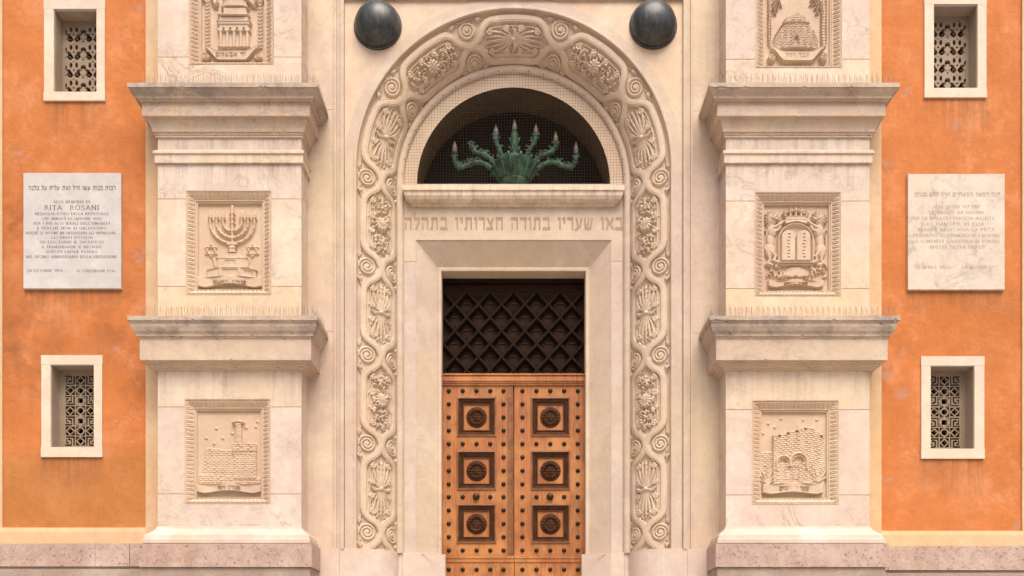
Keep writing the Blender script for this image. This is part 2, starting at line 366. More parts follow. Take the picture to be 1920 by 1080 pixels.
# ---------------------------------------------------------------- height-field carving
class HF:
    """A carved panel: heights on a regular grid (u right, w down), in any unit."""
    def __init__(s, u0, u1, w0, w1, step):
        s.u = np.arange(u0, u1 + step*0.5, step); s.w = np.arange(w0, w1 + step*0.5, step); s.st = step
        s.U, s.W = np.meshgrid(s.u, s.w); s.h = np.zeros_like(s.U)
    def _win(s, a, b, c, d):
        i0 = max(0, int((c - s.w[0])/s.st)); i1 = min(len(s.w), int((d - s.w[0])/s.st) + 2)
        j0 = max(0, int((a - s.u[0])/s.st)); j1 = min(len(s.u), int((b - s.u[0])/s.st) + 2)
        return (slice(i0, i1), slice(j0, j1)) if i1 > i0 and j1 > j0 else None
    def stroke(s, pts, r, H, base=0.0, prof='round', taper=None, mode='max'):
        pts = [tuple(p) for p in pts]
        R = r*1.05
        us = [p[0] for p in pts]; ws = [p[1] for p in pts]
        w = s._win(min(us)-R, max(us)+R, min(ws)-R, max(ws)+R)
        if w is None: return
        U, W = s.U[w], s.W[w]; best = np.full(U.shape, 9.0); n = len(pts)-1
        for i in range(n):
            (a, b), (c, d) = pts[i], pts[i+1]
            L2 = (c-a)**2 + (d-b)**2 + 1e-12
            t = np.clip(((U-a)*(c-a) + (W-b)*(d-b))/L2, 0, 1)
            dist = np.hypot(U - a - t*(c-a), W - b - t*(d-b))
            rr = r if taper is None else r*np.maximum(0.05, taper((i+t)/n))
            best = np.minimum(best, dist/rr)
        s._apply(w, best, H, base, prof, mode)
    def _apply(s, w, best, H, base, prof, mode):
        ins = best < 1
        if prof == 'soft': v = base + H*np.sqrt(np.clip(1-best**2, 0, 1))
        elif prof == 'round': v = base + H*np.clip(1-best**3.2, 0, 1)**0.5
        elif prof == 'flat': v = base + H*np.clip((1-best)*4, 0, 1)
        elif prof == 'ribbon':
            e = np.clip((1-best)*6, 0, 1); v = base + H*e
            v = v - H*0.50*((best > 0.52) & (best < 0.74)) - H*0.20*np.clip(0.52-best, 0, 1)
        elif prof == 'leaf':
            v = base + H*np.sqrt(np.clip(1-best**2, 0, 1)) - H*0.55*np.clip(1 - best/0.22, 0, 1)
        h = s.h[w]
        if mode == 'max': s.h[w] = np.where(ins, np.maximum(h, v), h)
        elif mode == 'sub': s.h[w] = np.where(ins, h - (v - base), h)
        else: s.h[w] = np.where(ins, v, h)
    def disc(s, cu, cw, r, H, base=0.0, prof='round', ry=None, mode='max', ang=0.0):
        R = max(r, ry or r)
        w = s._win(cu-R, cu+R, cw-R, cw+R)
        if w is None: return
        du, dw = s.U[w]-cu, s.W[w]-cw; ca, sa = math.cos(ang), math.sin(ang)
        s._apply(w, np.hypot((du*ca+dw*sa)/r, (-du*sa+dw*ca)/(ry or r)), H, base, prof, mode)
    def spiral(s, cu, cw, R, turns, r, H, a0=0.0, hand=1, base=0.0, tail=None, eye=True):
        pts = []
        n = int(26*turns)
        for k in range(n+1):
            f = k/n; rad = R*(0.16 + 0.84*f); a = a0 - hand*2*PI*turns*(1-f)
            pts.append((cu + rad*math.cos(a), cw + rad*math.sin(a)))
        if tail: pts += tail
        s.stroke(pts, r, H, base, prof='soft')
        if eye: s.disc(cu, cw, R*0.24, H*1.05, base)
    def poly(s, P, H, mode='set', bricks=None, slope=None):
        P = np.array(P, float)
        w = s._win(P[:,0].min(), P[:,0].max(), P[:,1].min(), P[:,1].max())
        if w is None: return
        U, W = s.U[w], s.W[w]; ins = np.zeros(U.shape, bool)
        j = len(P)-1
        for i in range(len(P)):
            yi, yj = P[i,1], P[j,1]
            if yi != yj:
                c = ((yi > W) != (yj > W)) & (U < (P[j,0]-P[i,0])*(W-yi)/(yj-yi) + P[i,0])
                ins ^= c
            j = i
        v = np.full(U.shape, float(H)) if slope is None else slope(U, W)
        if bricks:
            bw, bh, sh, dep = bricks
            ww = W + sh*(U - U.min())
            row = np.floor(ww/bh); fu = (U/bw + 0.5*(row % 2)) % 1; fw = (ww/bh) % 1
            jit = 0.35*np.sin(row*12.9+np.floor(U/bw + 0.5*(row % 2))*78.2)
            g = (fw < 0.26) | (fu < 0.16)
            v = np.where(g, v-dep, v + dep*jit)
        h = s.h[w]
        s.h[w] = np.where(ins, np.maximum(h, v) if mode == 'max' else v, h)
    def blur(s, n=1):
        for _ in range(n):
            p = np.pad(s.h, 1, mode='edge')
            s.h = (p[:-2,1:-1] + p[2:,1:-1] + p[1:-1,:-2] + p[1:-1,2:] + 2*p[1:-1,1:-1])/6

def join_meshes(name, mes, mat, parent):
    V = []; F = []
    for me in mes:
        b = len(V); V += [tuple(v.co) for v in me.vertices]; F += [[b+i for i in p.vertices] for p in me.polygons]
    me = bpy.data.meshes.new(name); me.from_pydata(V, [], F); me.materials.append(mat); me.update()
    return link(name, me, parent)
# ---------------------------------------------------------------- cut letters: each glyph a few pen strokes
HEBG = {'א':(.85,'05 95 80 05|78 95 55 50|12 02 30 62'),'ב':(.78,'05 90 62 90|62 98 62 10|00 10 76 10'),'ג':(.5,'08 90 36 90|34 98 40 02|38 35 06 06'),'ד':(.7,'00 90 70 90|55 90 55 00'),
 'ה':(.78,'00 90 70 90|66 90 66 00|12 56 12 00'),'ו':(.3,'00 90 24 90|20 90 20 00'),'ז':(.36,'00 90 34 90|17 90 17 00'),'ח':(.78,'00 90 72 90|66 90 66 00|12 90 12 00'),
 'ט':(.78,'10 95 10 10|06 10 70 10|68 10 68 85|70 88 42 90'),'י':(.3,'00 90 24 90|20 90 17 52'),'כ':(.66,'04 90 58 90|58 98 58 10|04 10 62 10'),'ך':(.62,'04 90 60 90|54 90 54 -30'),
 'ל':(.62,'08 135 08 86|05 90 55 90|54 90 50 50|50 52 22 00'),'מ':(.82,'04 96 22 74|20 86 05 00|20 90 66 90|68 98 68 10|36 10 72 10'),'ם':(.78,'06 90 68 90|67 90 67 06|06 10 72 10|11 90 11 10'),
 'נ':(.46,'12 90 38 90|38 98 38 10|00 10 42 10'),'ן':(.3,'00 90 24 90|20 90 20 -30'),'ס':(.74,'04 90 66 90|66 90 52 08|20 10 55 10|11 90 22 10'),'ע':(.74,'64 95 50 22|10 95 28 30|55 32 00 -4'),
 'פ':(.7,'06 90 60 90|61 98 61 10|04 10 64 10|11 90 11 56|10 52 32 52'),'צ':(.74,'06 95 56 12|64 95 42 46|00 10 64 10'),'ק':(.72,'00 90 66 90|66 90 40 26|12 56 12 -30'),'ר':(.64,'00 90 58 90|53 90 53 00'),
 'ש':(.95,'07 95 12 10|10 10 68 10|86 95 66 10|47 95 42 46|42 46 12 22'),'ת':(.82,'10 90 72 90|67 90 67 00|21 90 16 08|18 09 00 09'),' ':(.45,'')}
_c = '75 82 55 97 35 100 14 85 05 50 14 15 35 00 55 03 75 18'; _o = '40 100 14 85 05 50 14 15 40 00 66 15 75 50 66 85 40 100'
LATG = {'A':(.74,'02 00 36 100|36 100 72 00|16 34 58 34'),'B':(.66,'12 00 12 100|12 98 42 96 52 76 42 54 12 52|42 52 58 32 54 08 40 02 12 02'),'C':(.8,_c),'D':(.78,'12 00 12 100|12 98 40 96 66 75 70 50 66 25 40 04 12 02'),
 'E':(.6,'12 00 12 100|12 97 54 97|12 52 46 52|12 03 56 03'),'F':(.56,'12 00 12 100|12 97 54 97|12 52 46 52'),'G':(.82,_c+'|75 02 75 42|54 42 80 42'),'H':(.78,'12 00 12 100|66 00 66 100|12 52 66 52'),'I':(.26,'12 00 12 100'),
 'L':(.58,'12 00 12 100|12 03 54 03'),'M':(.9,'12 00 14 100|14 100 44 12|44 12 74 100|74 100 78 00'),'N':(.8,'12 00 12 100|12 100 66 02|66 00 66 100'),'O':(.82,_o),'P':(.62,'12 00 12 100|12 97 44 96 56 74 44 50 12 48'),
 'Q':(.84,_o+'|46 24 82 -14'),'R':(.7,'12 00 12 100|12 97 44 96 56 74 44 52 12 50|36 50 68 00'),'S':(.6,'52 84 38 99 16 97 08 78 16 60 42 42 53 24 42 03 18 00 05 16'),'T':(.66,'33 00 33 100|03 97 63 97'),
 'U':(.76,'12 100 12 25 26 02 50 02 64 25 64 100'),'V':(.74,'02 100 36 02|36 02 70 100'),'Z':(.66,'06 97 58 97|58 97 04 03|04 03 60 03'),"'":(.2,'08 100 08 74'),' ':(.42,''),
 '0':(.62,'32 100 12 82 07 50 12 18 32 00 52 18 56 50 52 82 32 100'),'1':(.4,'08 84 24 100|24 100 24 00'),'2':(.6,'08 80 20 98 42 97 50 78 40 52 06 03|06 03 56 03'),'4':(.62,'44 00 44 100|44 100 05 30|05 30 60 30'),
 '5':(.58,'50 97 14 97|14 97 12 56 38 58 52 34 42 06 08 04'),'6':(.6,'48 96 22 74 08 36 18 04 40 02 54 26 42 50 12 44'),'7':(.58,'05 97 54 97|54 97 22 00'),'9':(.6,'12 04 38 26 52 64 42 96 20 98 07 74 18 50 48 56')}
for a_, b_ in (('À','A'),('È','E'),('É','E'),('Ì','I'),('Ò','O'),('Ù','U')): LATG[a_] = (LATG[b_][0], LATG[b_][1] + '|22 128 42 112')
def letters(txt, width, height, origin, depth=0.0, heb=False, heavy=1.0):
    """pen-stroked capitals as a mesh; origin = centre of the baseline (x, y, z); every stroke a hair in front of the last."""
    G = HEBG if heb else LATG; gap = .20 if heb else .16
    seq = txt[::-1] if heb else txt
    tot = sum(G[c][0] + gap for c in seq) - gap; sx = width/tot
    V = []; F = []; x = -width/2; n = 0
    for c in seq:
        w, st = G[c]
        for s_ in st.split('|') if st else []:
            q = [float(v)/100 for v in s_.split()]; P = list(zip(q[::2], q[1::2])); strokes = list(zip(P, P[1:]))
            if not heb and len(P) == 2 and abs(P[0][0]-P[1][0]) < .06 and abs(P[0][1]-P[1][1]) > .8:      # serifs on the uprights
                strokes += [((P[0][0]-.11, P[0][1]), (P[0][0]+.11, P[0][1])), ((P[1][0]-.11, P[1][1]), (P[1][0]+.11, P[1][1]))]
            for (a, b), (e, f) in strokes:
                A_, B_ = Vector((x+a*sx, b*height)), Vector((x+e*sx, f*height)); d = B_-A_
                if d.length < 1e-6: continue
                d.normalize(); hz = abs(d.x)
                t = ((.105 + .115*hz) if heb else (.15 - .085*hz))*height*heavy*.5
                nrm = Vector((-d.y, d.x))*t; ex = d*t*(.25 if heb else .5)
                y = origin[1] - n*.00012; n = (n+1) % 9
                b0 = len(V)
                for p in (A_-ex-nrm, B_+ex-nrm, B_+ex+nrm, A_-ex+nrm): V.append((origin[0]+p.x, y, origin[2]+p.y))
                F.append((b0, b0+1, b0+2, b0+3))
                if depth:
                    for k in range(4): V.append((V[b0+k][0], origin[1]+depth, V[b0+k][2]))
                    for k in range(4): F.append((b0+k, b0+4+k, b0+4+(k+1) % 4, b0+(k+1) % 4))
        x += (w+gap)*sx
    me = bpy.data.meshes.new('letters'); me.from_pydata(V, [], F); me.update(); return me
def heb(s): return s

# ================================================================ THE BUILDING
syn = prop(empty('synagogue'), 'pale stone synagogue front with arched portal, carved piers and orange plaster side walls', 'building')
YP = -0.37                                    # front of the piers
ZC = Z(312)                                   # centre height of the arch
ZP = Z(1029)                                  # top of the portal plinth
ZT = Z(-60)                                   # the model stops above the frame

# ---------------------------------------------------------------- orange walls, windows
def rect(a, y):  # px rectangle -> x0,x1,z0,z1
    return X(a[0], y), X(a[2], y), Z(a[3], y), Z(a[1], y)

def lower_grille_mask(cell, w, h):
    nx, ny = int(w/cell), int(h/cell)
    jj, ii = np.meshgrid((np.arange(nx)+0.5)*cell, (np.arange(ny)+0.5)*cell)
    mx = 0.085; side = (w - 2*mx)/3; my = (h - 7*side)/2
    solid = np.ones((ny, nx), bool)
    for r in range(7):
        for c in range(3):
            u = (jj - mx - c*side)/side; v = (ii - my - r*side)/side
            ins = (u > 0.0) & (u < 1.0) & (v > 0.0) & (v < 1.0)
            cu, cv = u-0.5, v-0.5; man = np.abs(cu) + np.abs(cv); che = np.maximum(np.abs(cu), np.abs(cv)); rad = np.hypot(cu, cv)
            if (c == 1 and r in (0, 6)) or (c != 1 and r % 2 == 1):
                hole = ((man > 0.45) & (che < 0.45)) | (man < 0.31)
            elif c == 1 and r % 2 == 1:
                hole = (rad < 0.28) | ((rad > 0.40) & (che < 0.46) & (np.minimum(abs(cu), abs(cv)) > 0.08))
            elif c == 1:
                hole = (che < 0.25) | ((che > 0.40) & (che < 0.47) & (np.minimum(abs(cu), abs(cv)) > 0.14))
            else:
                uu = u if c == 0 else 1-u; vv = v if r in (0, 2) else 1-v
                t = 0.078
                hole = (((abs(vv-0.10) < t) & (uu > 0.0) & (uu < 0.62)) | ((abs(uu-0.60) < t) & (vv > 0.05) & (vv < 0.58)) |
                        ((abs(vv-0.34) < t) & (uu > 0.08) & (uu < 0.36)) | ((abs(uu-0.14) < t) & (vv > 0.30) & (vv < 0.70)) |
                        ((abs(vv-0.62) < t) & (uu > 0.34) & (uu < 0.66)) | ((abs(uu-0.38) < t) & (vv > 0.56) & (vv < 0.75)) |
                        ((abs(uu-0.88) < t) & (vv > 0.05) & (vv < 0.82)) | ((abs(vv-0.88) < t) & (uu > 0.08) & (uu < 0.94)))
            solid &= ~(ins & hole)
    return solid
def upper_grille_mask(cell, w, h):
    nx, ny = int(w/cell), int(h/cell)
    jj, ii = np.meshgrid((np.arange(nx)+0.5)*cell, (np.arange(ny)+0.5)*cell)
    P, Q = 0.268, 0.252
    solid = np.ones((ny, nx), bool)
    u = ((jj - w/2)/P + 0.5) % 1 - 0.5; v = ((ii - 0.20)/Q + 0.5) % 1 - 0.5
    u2 = ((jj - w/2)/P) % 1 - 0.5; v2 = ((ii - 0.20)/Q + 0.5 - 0.5) % 1 - 0.5
    def clover(u, v, k):
        return (np.hypot(u, v+0.17*k) < 0.135*k) | (np.hypot(u-0.19*k, v-0.05*k) < 0.14*k) | (np.hypot(u+0.19*k, v-0.05*k) < 0.14*k)
    hole = clover(u, v, 1.12) & ~clover(u, v*1.0-0.045, 0.55) & ~((abs(u) < 0.07) & (v > 0.0))
    hole |= (np.hypot(u, v-0.36) < 0.05) | (np.hypot(u-0.08, v-0.24) < 0.035) | (np.hypot(u+0.08, v-0.24) < 0.035)
    for a in (-62, -28, 28, 62):
        ca, sa = math.cos(math.radians(a)), math.sin(math.radians(a))
        x, y = u2*ca + (v2+0.10)*sa, -u2*sa + (v2+0.10)*ca
        hole |= (np.hypot(x/0.070, (y+0.25)/0.135) < 1)
    hole |= (np.hypot((abs(u2)-0.15)/0.080, (v2-0.17)/0.15) < 1) | (np.hypot(u2, v2-0.44) < 0.055) | (np.hypot(u2, v2+0.02) < 0.035)
    edge = (jj < 0.045) | (jj > w-0.045) | (ii < 0.06) | (ii > h-0.03)
    return solid & ~(hole & ~edge)

WINS = {'L': [((82,-1,197,189), (101,17,181,172), 'upper'), ((77,666,192,857), (95,684,176,838), 'lower')],
        'R': [((1733,-6,1850,183), (1751,8,1833,165), 'upper'), ((1727,668,1846,860), (1745,686,1827,841), 'lower')]}
wlab = {('L','upper'): 'window with arabesque stone grille high in the left bay', ('L','lower'): 'window with meander stone grille low in the left bay',
        ('R','upper'): 'window with arabesque stone grille high in the right bay', ('R','lower'): 'window with meander stone grille low in the right bay'}
XS = 5.085                                      # where the orange plaster stops
for side in 'LR':
    sg = -1 if side == 'L' else 1
    xa, xb = sorted((sg*XS, sg*9.5))
    bot = 990 if side == 'L' else 996
    holes = []
    for o, i, kind in WINS[side]:
        a, b, c, d = rect(i, -0.02); holes.append((a-0.03, b+0.03, c-0.03, d+0.03, 0.02, False))
    mb = MB(); holed(mb, xa, xb, Z(bot), ZT, 0.0, holes)
    mb.build('plaster_wall', M['plaster'], syn)
    for o, i, kind in WINS[side]:
        a, b, c, d = rect(i, -0.02); e, f, g, h = rect(o, -0.02)
        mb = MB(); gy = 0.205                  # splay-free reveal, then a stone rebate carrying the grille
        for q in ([(a,0.0205,c),(a,0.0205,d),(a,gy+0.2,d),(a,gy+0.2,c)], [(b,0.0205,c),(b,gy+0.2,c),(b,gy+0.2,d),(b,0.0205,d)],
                  [(a,0.0205,d),(b,0.0205,d),(b,gy+0.2,d),(a,gy+0.2,d)], [(a,0.0205,c),(a,gy+0.2,c),(b,gy+0.2,c),(b,0.0205,c)]): mb.face(q)
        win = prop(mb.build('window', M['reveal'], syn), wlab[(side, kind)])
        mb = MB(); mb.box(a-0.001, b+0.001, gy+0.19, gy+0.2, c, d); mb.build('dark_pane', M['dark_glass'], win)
        mb = MB()                               # lintel, jambs and sill, with hairline joints
        y0, y1, j = -0.022, 0.02, 0.003
        mb.box(e, f, y0, y1, d+j, h); mb.box(e, f, y0-0.006, y1, g, c-j)
        mb.box(e+0.004, a, y0, y1, c, d); mb.box(b, f-0.004, y0, y1, c, d)
        mb.build('frame', M['frame'], win)
        cell = 0.006
        mask = (upper_grille_mask if kind == 'upper' else lower_grille_mask)(cell, b-a, d-c)
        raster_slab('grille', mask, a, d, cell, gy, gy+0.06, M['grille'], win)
    # cream band, stone plinth in long blocks, lower course
    p = (990,1016,1019,1062,1067) if side == 'L' else (996,1021,1024,1069,1074)
    mb = MB()
    rows = [(0.0, Z(p[0])+0.004), (-0.035, Z(p[0])), (-0.05, Z(p[0])-0.06), (-0.06, Z(p[1], -0.06)), (-0.062, Z(p[2], -0.13)-.01)]
    for (y0, z0), (y1, z1) in zip(rows, rows[1:]): mb.face([(xa,y0,z0),(xa,y1,z1),(xb,y1,z1),(xb,y0,z0)])
    mb.build('base_band', M['ochre'], syn)
    xe = sg*4.6
    cuts = [-9.5, X(179,-.13), X(250,-.13)-0.05, -4.6] if side == 'L' else [4.6, X(1665,-.13), X(1847,-.13), 9.5]
    pl = MB()
    for k, (u0, u1) in enumerate(zip(cuts, cuts[1:])):
        pl.box(u0+0.003, u1-0.003, -0.13-0.006*(k % 2), 0.0, Z(p[3], -0.13), Z(p[2], -0.13))
    pl.build('wall_plinth', M['plinth'], syn)
    pl = MB(); pl.box(min(sg*9.5, xe), max(sg*9.5, xe), -0.10, 0.0, Z(p[4], -0.10), Z(p[3], -0.13)-0.002)
    pl.box(min(sg*9.5, xe), max(sg*9.5, xe), -0.125, 0.0, 0.0, Z(p[4], -0.10)-0.003)
    pl.build('lower_course', M['low'], syn)
    # ochre pilaster behind the pier, and the next one at the edge of the bay
    mb = MB(); u0, u1 = sorted((sg*XS, sg*2.9)); mb.box(u0, u1, -0.06, 0.02, Z(1020), ZT)
    mb.build('pilaster', M['ochre'], syn)
    ex = X(4, -0.03) if side == 'L' else X(1917, -0.03)
    mb = MB(); u0, u1 = sorted((ex, ex+sg*.45)); mb.box(u0, u1, -0.03, 0.02, Z(p[0])+0.002, ZT)
    mb.build('pilaster', M['ochre'], syn)

# ---------------------------------------------------------------- piers
def mono(prof):
    out = []; last = 1e9
    for o, py in prof:
        z = min(last - 0.0005, Z(py, YP - o)); out.append((o, z)); last = z
    return out
PROF_A = mono([(.285,155),(.285,163),(.272,164),(.268,167),(.245,172),(.222,177),(.212,180),(.212,184),(.185,185),(.178,188),(.158,189),(.150,191),(.150,217),(.105,218),(.100,224),(.080,231),(.060,240),(.052,247),(.036,248),(.036,252),(.024,253),(.024,257),(.010,258),(-.02,262)])
PROF_B = mono([(.285,592),(.285,600),(.272,601),(.268,604),(.258,605),(.252,612),(.232,620),(.205,626),(.202,630),(.186,631),(.180,634),(.170,635),(.170,675),(.125,676),(.118,681),(.095,682),(.090,686),(.066,687),(.060,690),(.036,691),(.030,694),(-.02,696)])
MS_A = [1]*8 + [0,0,0,2] + [0]*12
MS_A = [1,1,1,1,1,1,1,1,0,0,0,2] + [0]*11
MS_B = [1,1,1,1,1,1,1,1,1,0,0,2] + [0]*9
PROF_N = mono([(-.02,280),(.045,282.5),(.048,284),(.048,287),(.036,288),(.030,290),(.030,305),(-.02,308)])
PROF_BASE = mono([(-.02,986),(.012,988),(.016,991),(.030,994),(.060,997),(.095,1000),(.125,1003),(.130,1007),(.135,1010),(.150,1011),(.150,1018),(.10,1019)])
PIERS = {'L': (-4.79, -2.857), 'R': (2.857, 4.79)}
PAN = {'L': [(354,-72,513,120), (348,357,509,552), (346,747.5,507,944)], 'R': [(1417,-66,1579,127), (1415,359.5,1577,555), (1410,750,1573,945)]}
relief_jobs = []
for side in 'LR':
    x0, x1 = PIERS[side]
    zA0, zA1, zB0, zB1 = PROF_A[-1][1], PROF_A[0][1], PROF_B[-1][1], PROF_B[0][1]
    mb = MB()
    sects = [(zA1, ZT, PAN[side][0], [107 if side == 'L' else 111]), (zB1, zA0, PAN[side][1], [373 if side == 'L' else 377, 537 if side == 'L' else 541]),
             (PROF_BASE[0][1]-0.01, zB0, PAN[side][2], [763 if side == 'L' else 768, 926 if side == 'L' else 928])]
    for za, zb, pn, joints in sects:
        a, b, c, d = rect(pn, YP); d = min(d, zb)
        holes = [(a, b, c, d, 0.10, False)]
        for jy in joints:
            zj = Z(jy, YP)
            holes += [(x0, a-0.003, zj-0.0045, zj+0.0045, 0.012, True), (b+0.003, x1, zj-0.0045, zj+0.0045, 0.008, True)]
        zj_ = [Z(j_, YP) for j_ in joints]; base_i = {ZT: 0, zA0: 2, zB0: 1}.get(zb, 0); kk = 0 if base_i == 1 else 1
        holed(mb, x0, x1, za-0.02, zb+0.02, YP, holes, m=lambda cx_, cz_: (base_i + kk*sum(cz_ > q_ for q_ in zj_)) % 3 if kk else (1 if sum(cz_ > q_ for q_ in zj_) < 2 else 0))
        mb.face([(x0,YP,za-.02),(x0,YP,zb+.02),(x0,0.02,zb+.02),(x0,0.02,za-.02)]); mb.face([(x1,YP,za-.02),(x1,0.02,za-.02),(x1,0.02,zb+.02),(x1,YP,zb+.02)])
    pier = prop(mb.build('pier', [M['pier'], M['pier2'], M['pier3']], syn), f"stone pier on the {'left' if side=='L' else 'right'} of the portal")
    for prof, ms, lab in ((PROF_A, MS_A, None), (PROF_B, MS_B, None)):
        mb = MB(); cornice(mb, x0, x1, YP, 0.02, prof, ms)
        mb.build('cornice', [M['cornice'], M['dirty'], M['fascia']], pier)
    mb = MB(); cornice(mb, x0, x1, YP, 0.02, PROF_N); mb.build('astragal', M['pier'], pier)
    mb = MB(); cornice(mb, x0, x1, YP, 0.02, PROF_BASE); mb.build('base_moulding', M['base'], pier)
    zpl = Z(1019, YP-.18)
    mb = MB(); mb.box(x0-.18, x1+.18, YP-.18, 0.02, Z(1063, YP-.18), zpl); mb.build('plinth', M['plinth'], pier)
    mb = MB(); mb.box(x0-.15, x1+.15, YP-.15, 0.02, 0.0, Z(1063, YP-.18)-0.004); mb.build('lower_plinth', M['low'], pier)

# ---------------------------------------------------------------- relief panels
PXM = (D + YP)/D/S
def rad_poly(cx, cy, r, n, a0=0.0): return [(cx+r*math.cos(a0+2*PI*k/n), cy+r*math.sin(a0+2*PI*k/n)) for k in range(n)]
def arc(cx, cy, rx, ry, a, b, n=24): return [(cx+rx*math.cos(math.radians(a+(b-a)*k/n)), cy+ry*math.sin(math.radians(a+(b-a)*k/n))) for k in range(n+1)]
def fld(h, cx, cy, s, seed=0):                   # little palm or leaf spray
    pass
def star(h, cx, cy, r, wd, H):
    for a in (-90, 90):
        P = [(cx+r*math.cos(math.radians(a+120*k)), cy+r*math.sin(math.radians(a+120*k))) for k in range(4)]
        h.stroke(P, wd, H)
def tiny_star(h, cx, cy, r=2.2):
    for a in range(0, 180, 60):
        dx, dy = r*math.cos(math.radians(a+30)), r*math.sin(math.radians(a+30)); h.stroke([(cx-dx, cy-dy), (cx+dx, cy+dy)], 0.8, 1.6)
def scroll_flat(h, x0, x1, y0, y1, rise=6, H=5.0):
    """ribbon with its ends dipping: y0..y1 at the ends, lower edge rising in the middle."""
    n = 40; top = []; botm = []
    for k in range(n+1):
        t = k/n; x = x0 + (x1-x0)*t
        wv = math.cos(2*PI*(t-0.5))
        top.append((x, y0 + 2.0 - 2.0*wv)); botm.append((x, y1 - rise*0.5*(1+math.cos(2*PI*(t-0.5)))*0.9 - 3.5*max(0, abs(t-0.5)*2-0.78)/0.22))
    h.poly(top + botm[::-1], H, 'set', slope=lambda U, W: H + 1.2*np.cos((U-(x0+x1)/2)/(x1-x0)*4*PI))
    h.stroke(botm, 0.9, H+1.6, prof='round'); h.stroke(top, 0.7, H+1.2)
    h.stroke([(x0, y0+2), (x0, y1-3)], 1.0, H+1.5); h.stroke([(x1, y0+2), (x1, y1-3)], 1.0, H+1.5)
def scroll_volute(h, x0, x1, yt, yb, H=5.5):
    n = 40; top = []; botm = []
    for k in range(n+1):
        t = k/n; x = x0 + (x1-x0)*t; e = abs(2*t-1)
        sh = (0.5 - 0.5*math.cos(PI*min(1, (1-e)*1.9)))
        top.append((x, yt + (yb-yt)*0.34*sh)); botm.append((x, yt + 4 + (yb-yt-4)*sh))
    h.poly(top + botm[::-1], H); h.stroke(botm, 1.0, H+1.0); h.stroke(top, 0.8, H+0.9)
    for sx, xx in ((1, x0+0.5), (-1, x1-0.5)):
        h.disc(xx, yb-5.0, 8.0, H+0.5, prof='flat'); h.spiral(xx, yb-5.0, 7.0, 2.0, 1.0, H+2.2, a0=-PI/2, hand=sx)
def masonry(h, P, H, bw=9.5, bh=3.9, sh=0.0, dep=1.0, slope=None, mode='set'): h.poly(P, H, mode, bricks=(bw, bh, sh, dep), slope=slope)

def scene_menorah(h):
    cx, cy = 434.8, 417.0
    for R in (41.5, 29.5, 17.5):
        P = arc(cx, cy, R, R*0.92, 0, 180, 30); h.stroke(P, 3.0, 3.6)
        for k in range(1, 10):
            a = math.radians(18*k); h.disc(cx+R*math.cos(a), cy+R*0.92*math.sin(a), 3.3, 4.6, ry=2.2, ang=a+PI/2)
        for sx in (-1, 1):
            x = cx+sx*R; h.stroke([(x, 418), (x, 411)], 2.6, 4.2); h.stroke([(x-3.6, 411), (x+3.6, 411)], 1.2, 4.6); h.stroke([(x-3.2, 407.5), (x+3.2, 407.5)], 1.2, 4.4)
            h.stroke([(x, 406), (x, 394)], 3.3, 4.0, taper=lambda t: math.sin(PI*min(1, 0.35+0.65*t)) if not hasattr(t, 'shape') else np.sin(PI*np.minimum(1, 0.35+0.65*t)))
    h.stroke([(cx, 398), (cx, 460)], 2.6, 4.2)
    for y in (400, 408, 418, 432, 446): h.stroke([(cx-4, y), (cx+4, y)], 1.5, 4.8)
    h.stroke([(cx, 396), (cx, 386)], 3.3, 4.0)
    h.stroke([(cx-9, 458), (cx+9, 458)], 1.6, 4.6); h.poly([(cx-5,459),(cx+5,459),(cx+6,472),(cx-6,472)], 3.8); h.stroke([(cx-7, 464),(cx+7, 464)], 1.3, 4.8); h.stroke([(cx-8.5, 472),(cx+8.5, 472)], 1.3, 4.8)
    h.poly([(cx-11,474),(cx+11,474),(cx+21,483),(cx-21,483)], 3.4)
    h.poly([(408,484),(462,484),(462,501),(408,501)], 4.4); h.poly([(397,483),(410,484),(410,501),(402,501)], 3.2, 'max'); h.poly([(460,484),(467,483),(466,501),(460,501)], 3.2, 'max')
    h.stroke([(405,484),(464,484)], 1.3, 5.4); h.poly([(421,488),(441,488),(441,497),(421,497)], 3.4)
    h.poly([(412,502),(452,502),(452,520),(412,520)], 5.2); h.poly([(452,502),(480,508),(480,520),(452,520)], 4.2); h.poly([(412,502),(388,508),(388,520),(412,520)], 4.2)
    h.poly([(416,505),(446,505),(446,517),(416,517)], 3.8); h.poly([(456,507),(474,510),(474,518),(456,516)], 3.2)
    h.stroke([(388,507),(411,501.5),(453,501.5),(481,507)], 1.3, 6.0); h.stroke([(412,502),(412,518)], 1.5, 6.2); h.stroke([(450,502),(450,518)], 1.5, 6.2)
    for sx in (394.5, 472.5): star(h, sx, 468, 12.5, 1.4, 2.6)
    scroll_flat(h, 372, 491, 517, 540, rise=9)
